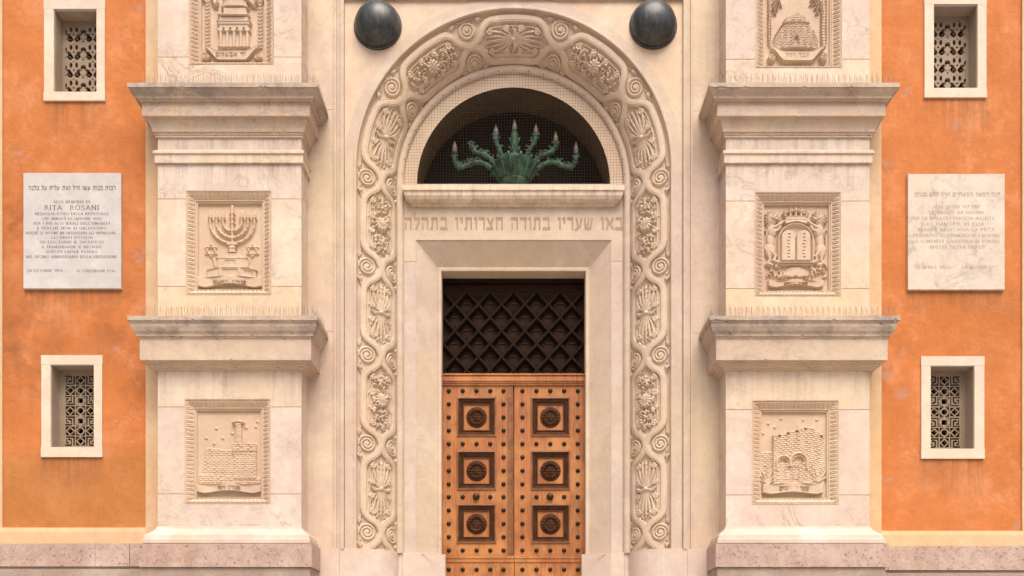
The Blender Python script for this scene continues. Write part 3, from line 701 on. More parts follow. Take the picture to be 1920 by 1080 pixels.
def scene_tower(h):
    f = lambda X_, Y_: (335+X_/4.911, 735+Y_/4.909)
    masonry(h, [f(*p) for p in ((232,560),(240,515),(275,512),(505,535),(505,830),(195,830),(215,700))], 1.8, bw=8, bh=3.6, dep=.8)
    masonry(h, [f(*p) for p in ((185,755),(520,770),(750,790),(750,845),(185,845))], 3.2, mode='max', dep=.8)
    masonry(h, [f(*p) for p in ((505,475),(600,465),(700,485),(712,560),(712,800),(505,800))], 4.4, bw=8, bh=3.6, dep=.8)
    masonry(h, [f(*p) for p in ((492,470),(600,455),(712,478),(715,545),(600,545),(492,545))], 5.6)
    for k in range(9): x, y = f(505+24*k, 556+3*max(0, k-3)); h.stroke([(x, y-1), (x, y+3)], 1.4, 5.2)
    masonry(h, [f(*p) for p in ((517,285),(577,285),(582,470),(512,470))], 5.0, bw=6, bh=3.2, dep=.7, slope=lambda U, W: 2.0+4.2*np.sqrt(np.clip(1-((U-446.4)/7.0)**2, 0, 1)))
    h.stroke([f(496,278), f(545,270), f(592,278)], 2.0, 6.0); h.poly([f(*p) for p in ((520,270),(535,240),(545,220),(556,240),(570,270))], 4.2); h.stroke([f(505,292), f(586,292)], 1.0, 5.4)
    for p in ((340,330),(245,420),(400,420),(320,470),(485,378),(615,322),(705,315),(720,268)): tiny_star(h, *f(*p))
    scroll_flat(h, 371, 489, 906, 925, rise=6, H=5.4)
def scene_tablets(h):
    f = lambda X_, Y_: (1400+X_/4.911, 345+Y_/4.909)
    r1 = np.random.default_rng(3)
    for sx in (0, 1):
        g = (lambda X_, Y_: f(X_, Y_)) if sx == 0 else (lambda X_, Y_: f(900-X_, Y_))
        # rampant lion: haunch, body, chest, mane, head, paws and tail
        def blob(x, y, rx, ry, H, a=0.0): h.disc(*g(x, y), rx/4.91, H, ry=ry/4.91, ang=a if sx == 0 else -a)
        blob(215, 610, 50, 80, 5.2); blob(222, 520, 40, 95, 4.6); blob(235, 425, 50, 72, 5.4)
        for ring, rr, L_, n_ in ((0, 52, 46, 15), (1, 34, 34, 11)):      # the mane in two tiers of locks
            for k in range(n_):
                a = 2*PI*k/n_ + ring*.3; u_, v_ = 232+rr*.55*math.cos(a), 325+rr*.55*math.sin(a)
                h.stroke([g(u_, v_), g(u_+L_*.6*math.cos(a+.25), v_+L_*.6*math.sin(a+.25)), g(u_+L_*math.cos(a+.1), v_+L_*1.15*math.sin(a+.1))], 2.7, 5.4+1.0*ring, prof='leaf', taper=lambda t: 1.15-0.85*t)
        blob(246, 316, 27, 27, 7.6); blob(274, 334, 24, 15, 8.6); blob(240, 292, 9, 9, 8.2)
        h.disc(*g(262, 312), 1.2, -2.2, base=7.2, prof='flat', mode='set'); h.stroke([g(262,345), g(288,346)], 0.7, 1.6, mode='sub')
        h.stroke([g(255,400), g(300,375), g(335,350)], 3.6, 6.2); h.stroke([g(260,440), g(290,420), g(310,395)], 3.2, 5.6); blob(335, 348, 18, 14, 6.6)
        h.stroke([g(225,620), g(265,665), g(250,705), g(290,722)], 3.4, 5.8); h.stroke([g(200,640), g(215,700), g(195,730), g(235,745)], 3.4, 5.2)
        h.stroke([g(185,640), g(165,580), g(172,500), g(186,460), g(178,425), g(162,430)], 1.4, 4.4)
        # acanthus scroll under the lion
        for k in range(30):
            x, y = r1.uniform(165, 320), r1.uniform(690, 880); y = min(y, 690+ (x-150)*1.25) if r1.random() < 0.6 else y
            a = r1.uniform(0, PI); L = r1.uniform(18, 34)
            h.stroke([g(x-L*math.cos(a), y-L*math.sin(a)), g(x, y-6), g(x+L*math.cos(a), y+L*math.sin(a))], 2.0, 3.8+r1.uniform(-.8, 1.6), prof='leaf', taper=lambda t: np.sin(PI*np.clip(t, .05, .95)))
        cx_, cy_ = g(345, 850); h.spiral(cx_, cy_, 6.0, 1.4, 1.3, 5.0, a0=PI, hand=1 if sx == 0 else -1)
    # arched aedicule with the two tablets
    out = [f(292,720), f(292,520)] + [f(450-158*math.cos(math.radians(a)), 520-150*math.sin(math.radians(a))) for a in range(0, 181, 10)] + [f(608,720)]
    h.poly(out, 3.4); h.stroke(out, 2.0, 6.6)
    inn = [f(306,715), f(306,520)] + [f(450-144*math.cos(math.radians(a)), 520-130*math.sin(math.radians(a))) for a in range(0, 181, 10)] + [f(594,715)]
    h.poly(inn, 1.6)
    for c0 in (380, 520):
        P = [f(c0-64,712), f(c0-64,490)] + [f(c0-64*math.cos(math.radians(a)), 490-60*math.sin(math.radians(a))) for a in range(0, 181, 12)] + [f(c0+64,712)]
        h.poly(P, 6.6)
        for k in range(8):
            y = 470+30*k; x = c0 + r1.uniform(-6, 6)
            h.stroke([f(x-9, y), f(x+9, y)], 0.8, 1.3, mode='sub'); h.stroke([f(x+5, y), f(x+5, y+13)], 0.7, 1.2, mode='sub')
    h.stroke([f(290,728), f(610,728)], 1.8, 7.2); h.stroke([f(300,744), f(600,744)], 1.4, 5.6)
    # fan of drapery below
    for k in range(17):
        a = math.radians(-165 + 150*k/16); h.stroke([f(450+25*math.cos(a), 860+20*math.sin(a)), f(450+120*math.cos(a), 860+95*math.sin(a))], 1.9, 4.6, prof='round')
    # crown
    h.poly([f(345,345), f(360,300), f(540,300), f(560,345), f(545,372), f(450,352), f(358,372)], 6.4)
    h.stroke([f(352,370), f(450,350), f(548,370)], 1.6, 7.6); h.stroke([f(355,302), f(545,302)], 1.0, 7.4)
    for k in range(5):
        x = 352+49*k; P = f(x, 262 if k in (0, 4) else 246 if k in (1, 3) else 238)
        h.stroke([f(x, 300), P], 2.2, 6.6, taper=lambda t: 1.2-0.4*t); h.disc(*P, 3.2, 7.2); h.disc(P[0]-3, P[1]+2.2, 2.2, 6.6); h.disc(P[0]+3, P[1]+2.2, 2.2, 6.6); h.disc(P[0], P[1]-4.2, 2.0, 6.6)
    for k in range(12): h.disc(*f(362+16*k, 330), 1.3, 7.6)
    scroll_flat(h, 1441, 1543, 524, 540, rise=7, H=5.0)
def scene_gate(h):
    f = lambda X_, Y_: (1400+X_/4.911, 735+Y_/4.909)
    masonry(h, [f(*p) for p in ((135,555),(250,540),(250,850),(135,850))], 2.4)
    masonry(h, [f(*p) for p in ((560,322),(610,322),(715,405),(718,860),(560,860))], 4.0, sh=-0.22)
    masonry(h, [f(*p) for p in ((245,402),(565,318),(565,860),(245,860))], 5.4, sh=0.10)
    for k in range(5): x, y = f(300+80*k, 408-22*k); h.disc(x, y, 2.6, 1.0, prof='flat', mode='set')
    for p in ((628,352),(690,412)): h.disc(*f(*p), 2.4, 1.0, prof='flat', mode='set')
    for cx_, cy_, r in ((335,650,60),(475,640,74)):
        ax, ay = f(cx_, cy_); R = r/4.91
        P = [(ax-R, ay+14)] + arc(ax, ay, R, R, 180, 360, 24) + [(ax+R, ay+14)]
        h.stroke(P, 2.7, 7.6); h.stroke(arc(ax, ay, R-5, R-5, 190, 350), 1.3, 7.0)
        h.poly([(ax-R*0.55, ay+1)] + arc(ax, ay, R*0.55, R*0.6, 180, 360, 16) + [(ax+R*0.55, ay+1)], 2.6)
    masonry(h, [f(*p) for p in ((345,690),(480,690),(480,835),(345,835))], 4.4, bw=7, bh=3.2)
    h.stroke([f(246,400), f(246,855)], 1.0, 6.4); h.stroke([f(565,325), f(565,850)], 0.9, 6.0)
    for cx_, cy_, n, L in ((190,850,7,150),(560,850,9,140),(655,830,6,150)):
        for k in range(n):
            a = math.radians(-150 + 120*k/(n-1)); x, y = f(cx_, cy_)
            h.stroke([(x, y), (x+L/9.8*math.cos(a), y+L/9.8*math.sin(a)), (x+L/4.91*math.cos(a)*1.05, y+L/4.91*math.sin(a)+1)], 2.3, 6.4, prof='leaf', taper=lambda t: 1-0.9*t)
    for p in ((155,375),(205,285),(325,240),(265,320),(525,250),(655,250)): tiny_star(h, *f(*p))
    scroll_flat(h, 1430, 1542, 905, 927, rise=5, H=6.2)
def frond(h, x0, y0, a, L, H):
    pts = [(x0+L*t*math.cos(a), y0+L*t*math.sin(a)+L*0.55*t*t) for t in (0, .25, .5, .75, 1)]
    h.stroke(pts, 0.9, H+0.8)
    for (x, y) in pts[1:]:
        for s in (-1, 1):
            for q in (0.5, 1.0): h.stroke([(x, y), (x+s*3.6*q, y+5.5*q)], 1.0, H, prof='leaf', taper=lambda t: 1-0.7*t)
def scene_tomb(h):
    f = lambda X_, Y_: (340+X_/8.305, Y_/8.308)
    for a, b in ((368,432),(1190,1252)):
        h.poly([f(a,-500), f(b,-500), f(b,745), f(a,745)], 2.6)
        for k in range(22): y = f(0, -480+56*k)[1]; h.stroke([(f(a,0)[0]+0.4, y-2), (f((a+b)/2,0)[0], y+1.5), (f(b,0)[0]-0.4, y-2)], 1.2, 4.2)
    for k in range(7):
        for sx in (0, 1):
            x = 400 if sx == 0 else 1222; a = math.radians((20 + 18*k)) if sx == 0 else math.radians(160-18*k)
            frond(h, *f(x, -330+24*k), a, 13+2*(k % 3), 4.0)
    for sx in (0, 1):
        for k in range(5): frond(h, *f((470+22*k) if sx == 0 else (1040+30*k), -70+12*k), math.radians(90+(12*k-24)), 8, 4.4)
    h.poly([f(590,745), f(1040,745), f(1040,480), f(590,480)], 2.4)
    for k in range(5):
        x = 612+104*k; h.stroke([f(x, 500), f(x, 735)], 3.4, 5.2); h.poly([f(x-42,440), f(x+42,440), f(x+30,500), f(x-30,500)], 5.6); h.disc(*f(x-34, 480), 2.6, 6.6); h.disc(*f(x+34, 480), 2.6, 6.6); h.stroke([f(x-40,732), f(x+40,732)], 1.3, 6.0)
    h.poly([f(585,400), f(1055,400), f(1045,445), f(595,445)], 5.6)
    h.poly([f(565,345), f(1080,345), f(1070,400), f(575,400)], 6.8); h.stroke([f(562,350), f(1083,350)], 1.4, 8.0)
    h.poly([f(590,262), f(1040,262), f(1040,345), f(590,345)], 4.8); h.stroke([f(580,238), f(1045,238)], 2.2, 7.2); h.poly([f(620,272), f(980,272), f(980,330), f(620,330)], 3.8)
    h.poly([f(650,120), f(1020,120), f(1020,238), f(650,238)], 4.6)
    h.stroke([f(630,125), f(700,75), f(830,50), f(960,75), f(1040,125)], 2.0, 7.0)
    h.poly([f(830+195*math.cos(a), 110-205*math.sin(a)) for a in np.linspace(0, PI, 20)], 5.0, slope=lambda U, W: 3.0+3.6*np.sqrt(np.clip(1-((U-f(830,0)[0])/24)**2, 0, 1))); h.poly([f(800,-80), f(830,-190), f(860,-80)], 4.6)
    h.stroke([f(830+205*math.cos(a), 110-215*math.sin(a)) for a in np.linspace(0, PI, 24)], 1.4, 3.0, mode='sub', prof='soft')
    h.stroke([f(650,15), f(730,-20), f(830,-32), f(930,-20), f(1010,15)], 1.0, 7.4)
    scroll_volute(h, 386, 484, 88, 113)
def scene_dome(h):
    f = lambda X_, Y_: (1400+X_/8.305, Y_/8.308)
    for x, b in ((360,24),(1205,46)):
        P = [f(x+6*math.sin(k), -420+80*k) for k in range(15)]; h.stroke(P, b/8.3*0.8, 3.4, prof='soft')
        for k in range(24): yy = -400+46*k; h.stroke([f(x-b, yy), f(x, yy+10), f(x+b, yy)], 0.7, 4.4)
    for k in range(8):
        frond(h, *f(372, -120+10*k), math.radians(-10+15*k), 14+3*(k % 3), 4.4); frond(h, *f(1180, -150+10*k), math.radians(190-15*k), 16+3*(k % 3), 4.4)
        frond(h, *f(360, -160), math.radians(-170+20*k), 9, 4.0)
    base = [f(425,640), f(450,560), f(520,450), f(560,400), f(600,310), f(660,255), f(735,228), f(770,205), f(800,228), f(870,250), f(930,310), f(970,390), f(1040,455), f(1090,560), f(1110,640), f(1130,760), f(400,760)]
    bc = f(770,0)[0]; rw = 42.0
    masonry(h, base, 5.0, bw=6.0, bh=3.3, dep=1.2, slope=lambda U, W: 2.2 + 4.8*np.sqrt(np.clip(1-((U-bc)/rw)**2, 0, 1)))
    h.poly([f(575,345), f(610,300), f(660,255), f(735,228), f(770,205), f(800,228), f(870,250), f(930,310), f(955,345)], 6.6, bricks=(7, 3.4, 0, 0.8), slope=lambda U, W: 3.4 + 4.6*np.sqrt(np.clip(1-((U-bc)/24)**2, 0, 1)))
    cap = [f(x_, y_) for x_, y_ in ((425,630),(450,555),(520,445),(560,395),(600,302),(660,247),(735,220),(770,197),(800,220),(870,242),(930,302),(970,385),(1040,450),(1090,555),(1110,630))]
    h.stroke(cap, 1.5, 3.2, mode='sub', prof='soft')
    h.stroke([f(560,380), f(650,368), f(770,364), f(880,368), f(965,380)], 1.6, 8.4)
    h.poly([f(735,600), f(735,720), f(800,720), f(800,600), f(768,570)], 3.0)
    scroll_volute(h, 1446, 1544, 89, 115, H=6.0)
SCENES = {('L',0): (scene_tomb, heb('יד אבשלום'), 103.5, 433, 56, 7.6), ('L',1): (scene_menorah, heb('מנורת המאור'), 530.5, 431, 62, 8.5), ('L',2): (scene_tower, heb('מגדל דוד'), 914.5, 430, 42, 7.0),
          ('R',0): (scene_dome, heb('קבר רחל'), 105.5, 1494, 44, 7.6), ('R',1): (scene_tablets, heb('לוחות הברית'), 533, 1492, 44, 6.0), ('R',2): (scene_gate, heb('שער הרחמים'), 915.5, 1489, 56, 7.5)}
RLAB = {('L',0): 'relief of a columned tomb between palms above a scroll', ('L',1): 'relief of a seven branched menorah with two stars', ('L',2): 'relief of a brick tower and citadel under small stars',
        ('R',0): 'relief of a domed brick tomb between palms', ('R',1): 'relief of crowned tablets held by two lions', ('R',2): 'relief of a crenellated city gate with two arches'}
EDGE = 21.0; PX2 = (D+YP+.05)/D/S
for (side, k), (fn, txt, ty, tx, tw, th) in SCENES.items():
    x0, y0, x1, y1 = PAN[side][k]; m5 = (x0+x1)/2; sh = 5.0 if side == 'L' else -5.0
    fx0, fx1, fy0, fy1 = x0+EDGE-3+sh, x1-EDGE+3+sh, y0+EDGE, y1-3
    bb = 9.0 if k else 5.0                          # border is narrower at the foot
    st = 0.62
    h = HF(fx0, fx1, fy0, fy1, st); fn(h); h.blur(1)
    h.h += 0.22*(rng.random(h.h.shape)-0.5)
    P = np.stack([(h.U - CX)*PX2, (YP + 0.088) - h.h*PXM*1.4, EYE + (HOR - h.W)*PX2], -1)
    rel = prop(grid_mesh('relief_panel', P, M['relief'], syn), RLAB[(side, k)])
    # leaf border
    b = HF(x0, x1, y0, y1, st)
    dl, dr, dt, db = b.U-x0, x1-b.U, b.W-y0, y1-b.W
    fl, fr, ft, fb = dl/EDGE, dr/EDGE, dt/EDGE, db/(14.0 if k else 9.0)
    fmin = np.minimum(np.minimum(fl, fr), np.minimum(ft, fb)); d = fmin*EDGE
    vert = np.minimum(fl, fr) <= np.minimum(ft, fb)
    s = np.where(vert, b.W, b.U); T = 8.0
    ph = (s/T) % 1 - 0.5
    q = np.clip((d-4.0)/11.0, 0, 1)
    tongue = 0.50*np.sqrt(np.clip(1-(q*0.98)**2, 0, 1)); a = np.abs(ph)
    leaf = np.where(a < tongue, 1.9*np.sqrt(np.clip(1-(a/np.maximum(tongue, 1e-3))**2, 0, 1)) - 1.6*np.clip(1-a/0.09, 0, 1), 0.0) + 0.4*np.clip(1-np.abs(np.abs(((s/T+0.5) % 1)-0.5)*2 - (1-q))*5, 0, 1)
    hh = np.where(d < 2.0, 0.7, np.where(d < 3.8, -1.6, 0.0))
    hh = np.where((d >= 3.8) & (d < 15.0), -1.2 - 5.6*q + leaf, hh)
    hh = np.where((d >= 15.0) & (d < 17.2), -5.4, hh); hh = np.where((d >= 17.2) & (d < 18.6), -8.2, hh); hh = np.where(d >= 18.6, -7.4, hh); hh = np.where(d >= 20.4, -12.5, hh)
    hh += 0.25*(rng.random(hh.shape)-0.5)
    P = np.stack([(b.U - CX)*PXM, YP - hh*PXM, EYE + (HOR - b.W)*PXM], -1)
    bo = grid_mesh('leaf_border', P, M['relief'], rel)
    import bmesh
    bm = bmesh.new(); bm.from_mesh(bo.data); bm.verts.ensure_lookup_table()
    nW, nU = b.U.shape; kill = (d > 20.9).ravel()
    bmesh.ops.delete(bm, geom=[v for v in bm.verts if kill[v.index]], context='VERTS'); bm.to_mesh(bo.data); bm.free()
    yt = YP + 0.088 - {0: 6.3, 1: 6.4, 2: 7.2}[k]*PXM*1.4
    me = letters(txt, tw*PXM, th*PXM*.9, ((tx-CX)*PX2, yt, EYE + (HOR - ty - th*0.4)*PX2), depth=.02, heb=True, heavy=1.15)
    me.materials.append(M['carved_letter'])
    link('lettering', me, rel)

# ---------------------------------------------------------------- portal: frame, spandrel, archivolt
def split_rows(mb, rows, m=0):
    for r0, r1 in zip(rows, rows[1:]):
        b = len(mb.v); n = len(r0); mb.v += r0 + r1
        for j in range(n-1): mb.f.append([b+j, b+j+1, b+n+j+1, b+n+j]); mb.m.append(m)
def arch_path(r, y, z0=None, n=96):
    P = [] if z0 is None else [(-r, y, z0)]
    P += [(-r*math.cos(PI*k/n), y, ZC + r*math.sin(PI*k/n)) for k in range(n+1)]
    return P + ([] if z0 is None else [(r, y, z0)])
def arch_sweep(name, prof, mat, z0=None, parent=syn):
    mb = MB(); split_rows(mb, [arch_path(r, y, z0) for r, y in prof]); return mb.build(name, mat, parent)
XF = 2.345; ZF = Z(2)
# stucco wall either side, with ashlar joints
for sg in (-1, 1):
    u0, u1 = sorted((sg*2.95, sg*2.49)); holes = []
    for py in ((205, 622) if sg < 0 else (208, 624)): holes.append((u0, u1, Z(py)-.003, Z(py)+.003, 0.006, True))
    mb = MB(); holed(mb, u0, u1, ZP-0.02, ZT, 0.0, holes); mb.build('wall_strip', M['wall'], syn)
mb = MB(); prof = [(2.49,0.01),(2.49,-.028),(2.455,-.028),(2.450,-.006),(2.425,-.006),(2.42,-.02),(2.40,-.02),(2.395,-.042),(2.352,-.042),(2.345,0.01)]
split_rows(mb, [[(-x, y, ZP-.01), (-x, y, ZF+x-XF), (x, y, ZF+x-XF), (x, y, ZP-.01)] for x, y in prof])
mb.build('panel_frame', M['portal'], syn)
mb = MB(); mb.box(-2.49, 2.49, 0.004, 0.02, ZF-.02, ZT); mb.build('upper_wall', M['wall'], syn)
mb = MB(); n = 96; ins = []; outp = []
ca_ = math.atan2(ZF-ZC, XF)
for a in sorted([PI*k/n for k in range(n+1)] + [ca_, PI-ca_]):
    c, s_ = -math.cos(a), math.sin(a)
    r = 2.335; ins.append((r*c, 0.0, ZC+r*s_))
    t = min(XF/abs(c) if abs(c) > 1e-6 else 1e9, (ZF-ZC)/s_ if s_ > 1e-6 else 1e9); t = max(t, r+0.002)
    outp.append((t*c, 0.0, ZC+t*s_))
split_rows(mb, [ins, outp]); mb.build('spandrel', M['spandrel'], syn)
arch_sweep('arch_ring', [(2.342,.012),(2.342,-.010),(2.225,-.010),(2.215,-.016),(2.190,-.016),(2.182,-.008),(2.182,.22)], M['portal'], ZP-.01)

# ---------------------------------------------------------------- the carved vine band
EXA, EXB, RA, RB, YA, YB = 0.47, 0.37, 2.184, 1.695, 0.050, 0.425
NV = 120; ST = 0.0062
LEN = 1.235; HALF = 0.345
def tile(kind, seed):
    r1 = np.random.default_rng(seed)
    h = HF(-LEN/2, LEN/2, -HALF, HALF, 0.005)
    h.h -= 0.024
    us = np.linspace(-0.5, 0.5, 101)
    fd = np.linspace(0, .62, 200); fv = np.interp(fd, (0,.07,.14,.20,.26,.33,.62), (0,.09,.26,.66,.90,.985,1.0))
    fv = np.convolve(np.pad(fv, 12, mode='reflect', reflect_type='odd'), np.ones(25)/25, 'valid')
    f = lambda u: np.interp((0.5-np.abs(u))*LEN, fd, fv)
    for sg in (-1, 1):                                 # volutes first, at both ends (the neighbour completes them)
        for e in (-0.5, 0.5):
            dirn = 1 if e < 0 else -1
            h.spiral(e*LEN, sg*0.203, 0.122, 2.4, 0.0190, 0.028, a0=sg*PI/2*1.0, hand=1, base=-0.014)
            h.spiral(e*LEN + dirn*0.165, sg*0.308, 0.030, 1.3, 0.010, 0.024, a0=0, hand=dirn*sg)
            for q_ in range(3):                        # small leaves filling the spandrels of the scroll
                h.stroke([(e*LEN + dirn*(0.10+.05*q_), sg*0.30), (e*LEN + dirn*(0.14+.06*q_), sg*(0.325-.02*q_))], 0.012, 0.022, base=-.012, prof='leaf', taper=lambda t: 1.1-0.8*t)
            h.stroke([(e*LEN + dirn*0.165, sg*0.340), (e*LEN+dirn*0.10, sg*0.335), (e*LEN, sg*0.330)], 0.010, 0.022)
    for sg in (-1, 1):                                 # tendrils along the inner side of each stem
        n = 60; P = [(u*LEN, sg*(0.258*f(u) - 0.095)) for u in np.linspace(-0.33, 0.33, n)]
        h.stroke(P, 0.010, 0.022, base=-.012); h.stroke([(a_, b_ - sg*.034) for a_, b_ in P], 0.007, 0.016, base=-.014)
        for u, hd in ((-0.265, 1), (-0.075, -1), (0.075, 1), (0.265, -1)):
            h.spiral(u*LEN, sg*(0.258*float(f(u)) - 0.128), 0.043, 1.5, 0.0125, 0.030, base=-.012, a0=sg*PI/2, hand=hd*sg)
    if kind == 'leaf':
        lf = lambda t: np.sin(PI*np.clip(0.12+0.86*t, 0, 1))**0.8
        for sx in (-1, 1):
            for dy, L, w in ((0, .42, .022), (.062, .40, .018), (-.062, .40, .018), (.118, .32, .018), (-.118, .32, .018), (.150, .19, .017), (-.150, .19, .017)):
                e = (sx*L, dy*1.0)
                h.stroke([(sx*0.02, dy*0.15), (sx*L*0.5, dy*0.75), e], w, 0.026, base=-.008, prof='leaf', taper=lf)
                if L > .3 and dy == 0:
                    for q in (0.45, 0.62, 0.79):                # side lobes of the middle leaf
                        for s2 in (-1, 1): h.stroke([(sx*L*q, 0), (sx*(L*q+.045), s2*0.034)], 0.010, 0.022, base=-.010, prof='leaf', taper=lambda t: 1.1-0.8*t)
        for dy in (-1, 1): h.stroke([(0, 0), (0.02, dy*0.09), (-0.02, dy*0.15)], 0.026, 0.036, prof='leaf', taper=lf)
        h.disc(0, 0, 0.030, 0.040)
    else:
        for k in range(90):                            # dense vine leaves
            a = r1.uniform(0, 2*PI); q = math.sqrt(r1.uniform(0.05, 1)); x, y = 0.40*q*math.cos(a), 0.135*q*math.sin(a)
            L = r1.uniform(0.02, 0.038); b = r1.uniform(0, 2*PI)
            for da in (-0.8, 0, 0.8):
                h.stroke([(x, y), (x+L*math.cos(b+da), y+L*math.sin(b+da))], 0.011, r1.uniform(0.010, 0.030), prof='leaf', taper=lambda t: 1.1-0.7*t)
        for cx in (-0.255, 0.235):                     # grape bunches
            for k in range(20): h.disc(cx + r1.normal(0, .040), r1.normal(0, .045), 0.015, 0.036)
        for k in range(11):                            # the open flower
            a = 2*PI*k/11; h.disc(0.062*math.cos(a), 0.062*math.sin(a), 0.038, 0.050, ry=0.021, ang=a)
        for k in range(7):
            a = 2*PI*k/7; h.disc(0.028*math.cos(a), 0.028*math.sin(a), 0.020, 0.058, ry=0.013, ang=a)
        h.disc(0, 0, 0.014, 0.064)
    for sg, bs in ((1, 0.006), (-1, 0.010)):           # the two broad stems, crossing
        P = [(u*LEN, sg*0.258*float(f(u))) for u in us]
        P = [(P[0][0]*2-P[1][0], P[0][1]*2-P[1][1])] + P + [(P[-1][0]*2-P[-2][0], P[-1][1]*2-P[-2][1])]
        h.stroke(P, 0.047, 0.016, base=bs, prof='ribbon', mode='max')
    return h
tiles = {'leaf': [tile('leaf', 5)], 'flower': [tile('flower', s) for s in (11, 12, 13)]}
TS = 2.40                                            # periods from the crown to the springing
JL = 167.0/S
t_end = TS + (ZC - ZP + 0.01)/JL
arc_m = 1.95*PI/2/TS
ts = []; t = -t_end
while t < t_end:
    ts.append(t); t += ST/(arc_m if abs(t) < TS else JL)
ts.append(t_end); ts = np.array(ts)
th = np.linspace(0, PI/2, NV+1)
rr = RA - (RA-RB)*np.sin(th); yy = YA + (YB-YA)*(1-np.cos(th))
nr = (YB-YA)*np.sin(th); nr_r = -np.cos(th)*0; # normals of the quarter ellipse
tan_r, tan_y = -(RA-RB)*np.cos(th), (YB-YA)*np.sin(th)
ln = np.hypot(tan_r, tan_y); n_r, n_y = -tan_y/ln, tan_r/ln     # points towards the opening and the street
arcl = np.concatenate([[0], np.cumsum(np.hypot(np.diff(rr), np.diff(yy)))]); wv = (arcl/arcl[-1])*2-1
Hm = np.zeros((len(ts), NV+1))
for per in range(-8, 9):
    kind = 'leaf' if per % 2 == 0 else 'flower'
    tl = tiles[kind][abs(per)//2 % len(tiles[kind])]
    sel = np.where((ts >= per-0.5) & (ts < per+0.5))[0]
    if len(sel) == 0: continue
    u = (ts[sel]-per)*LEN
    if per < 0: u = -u
    fu = np.clip((u - tl.u[0])/tl.st, 0, len(tl.u)-1.001); fw = np.clip((wv*HALF - tl.w[0])/tl.st, 0, len(tl.w)-1.001)
    iu, iw = fu.astype(int), fw.astype(int); au, aw = (fu-iu)[:,None], (fw-iw)[None,:]
    H = tl.h
    Hm[sel] = (H[np.ix_(iw, iu)].T*(1-au)*(1-aw) + H[np.ix_(iw, iu+1)].T*au*(1-aw) + H[np.ix_(iw+1, iu)].T*(1-au)*aw + H[np.ix_(iw+1, iu+1)].T*au*aw)
Hm += 0.0012*(rng.random(Hm.shape)-0.5)
edge = np.clip((1-np.abs(wv))/0.06, 0, 1); Hm = Hm*edge[None,:]*1.0
R_ = rr[None,:] + n_r[None,:]*Hm; Y_ = yy[None,:] + n_y[None,:]*Hm
P = np.zeros((len(ts), NV+1, 3)); P[...,1] = Y_
for i, t in enumerate(ts):
    if abs(t) < TS:
        a = t/TS*PI/2; P[i,:,0] = R_[i]*math.sin(a); P[i,:,2] = ZC + R_[i]*math.cos(a)
    else:
        P[i,:,0] = R_[i]*(1 if t > 0 else -1); P[i,:,2] = ZC - (abs(t)-TS)*JL
prop(grid_mesh('carved_band', P, M['carve'], syn), 'deeply carved vine band with volutes and flowers round the arch')
prof = [(1.70,.44),(1.70,.395)] + [(1.638+0.060*math.cos(a), .425-0.060*math.sin(a)) for a in np.linspace(0.5, PI-0.25, 9)] + [(1.572,.43),(1.572,.445)]
arch_sweep('round_moulding', prof, M['portal'], ZP-.01)

# ---------------------------------------------------------------- tympanum, lintel, inner door surround
mb = MB(); A, ZD = 1.405, 7.791
joint = Z(490, .435)
holed(mb, -1.62, 1.62, ZP-.01, ZC, 0.435, [(-A, A, ZP-.02, ZD, 0.014, False), (-1.62, -A, joint-.003, joint+.003, .006, True), (A, 1.62, joint-.003, joint+.003, .006, True)], m=lambda cx_, cz_: 1 if cz_ < joint else 0)
mb.build('lintel_wall', [M['portal'], M['portal2']], syn)
arch_sweep('tympanum_ring', [(1.62,.435),(1.389,.435)], M['spandrel'])
prof = [(1.405,.449),(1.393,.449),(1.112,.632),(1.104,.622),(1.092,.618),(1.060,.618),(1.052,.626),(1.052,.86)]
mb = MB(); split_rows(mb, [[(-a, y, ZP-.01), (-a, y, ZD-(1.405-a)*1.03), (a, y, ZD-(1.405-a)*1.03), (a, y, ZP-.01)] for a, y in prof])
mb.build('door_surround', M['portal'], syn)
zs = lambda py, y: Z(py, y)
sill = [(.17,346),(.17,356),(.158,357),(.152,360),(.148,366),(.125,373),(.085,379),(.05,382),(.045,386),(.0,389)]
out = []; last = 99
for o, py in sill:
    z = min(last-.0005, Z(py, .435-o)); out.append((o, z)); last = z
mb = MB(); cornice(mb, -1.405, 1.405, .435, .45, out); mb.build('lintel_cornice', M['pier'], syn)
zl = Z(431, .43)
me = letters('באו שעריו בתודה חצרותיו בתהלה', X(1168,.435)-X(759,.435), .180, (0.003, .4335, zl), heb=True, heavy=1.2)
me.materials.append(M['carved_letter'])
prop(link('inscription', me, syn), 'one line of carved Hebrew letters across the lintel')
# lunette: brown soffit, dark glazing
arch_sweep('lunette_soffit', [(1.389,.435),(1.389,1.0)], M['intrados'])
mb = MB(); mb.box(-1.41, 1.41, .437, 1.05, ZC-.06, ZC-.004); mb.build('lunette_sill', M['portal'], syn)
mb = MB(); ring = [(-1.40*math.cos(PI*k/64), 1.0, ZC-.01+1.40*math.sin(PI*k/64)) for k in range(65)]
mb.v = [(0, 1.0, ZC-.01)] + ring; mb.f = [[0, k+1, k+2] for k in range(64)]; mb.m = [0]*64
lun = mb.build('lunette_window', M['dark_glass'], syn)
mb = MB()
for k in range(-3, 4): 
    if k: mb.tube([(k*.36, .985, ZC), (k*.36, .985, ZC+math.sqrt(1.38**2-(k*.36)**2))], .012, 6)
mb.build('glazing_bar', M['dark_glass'], lun)
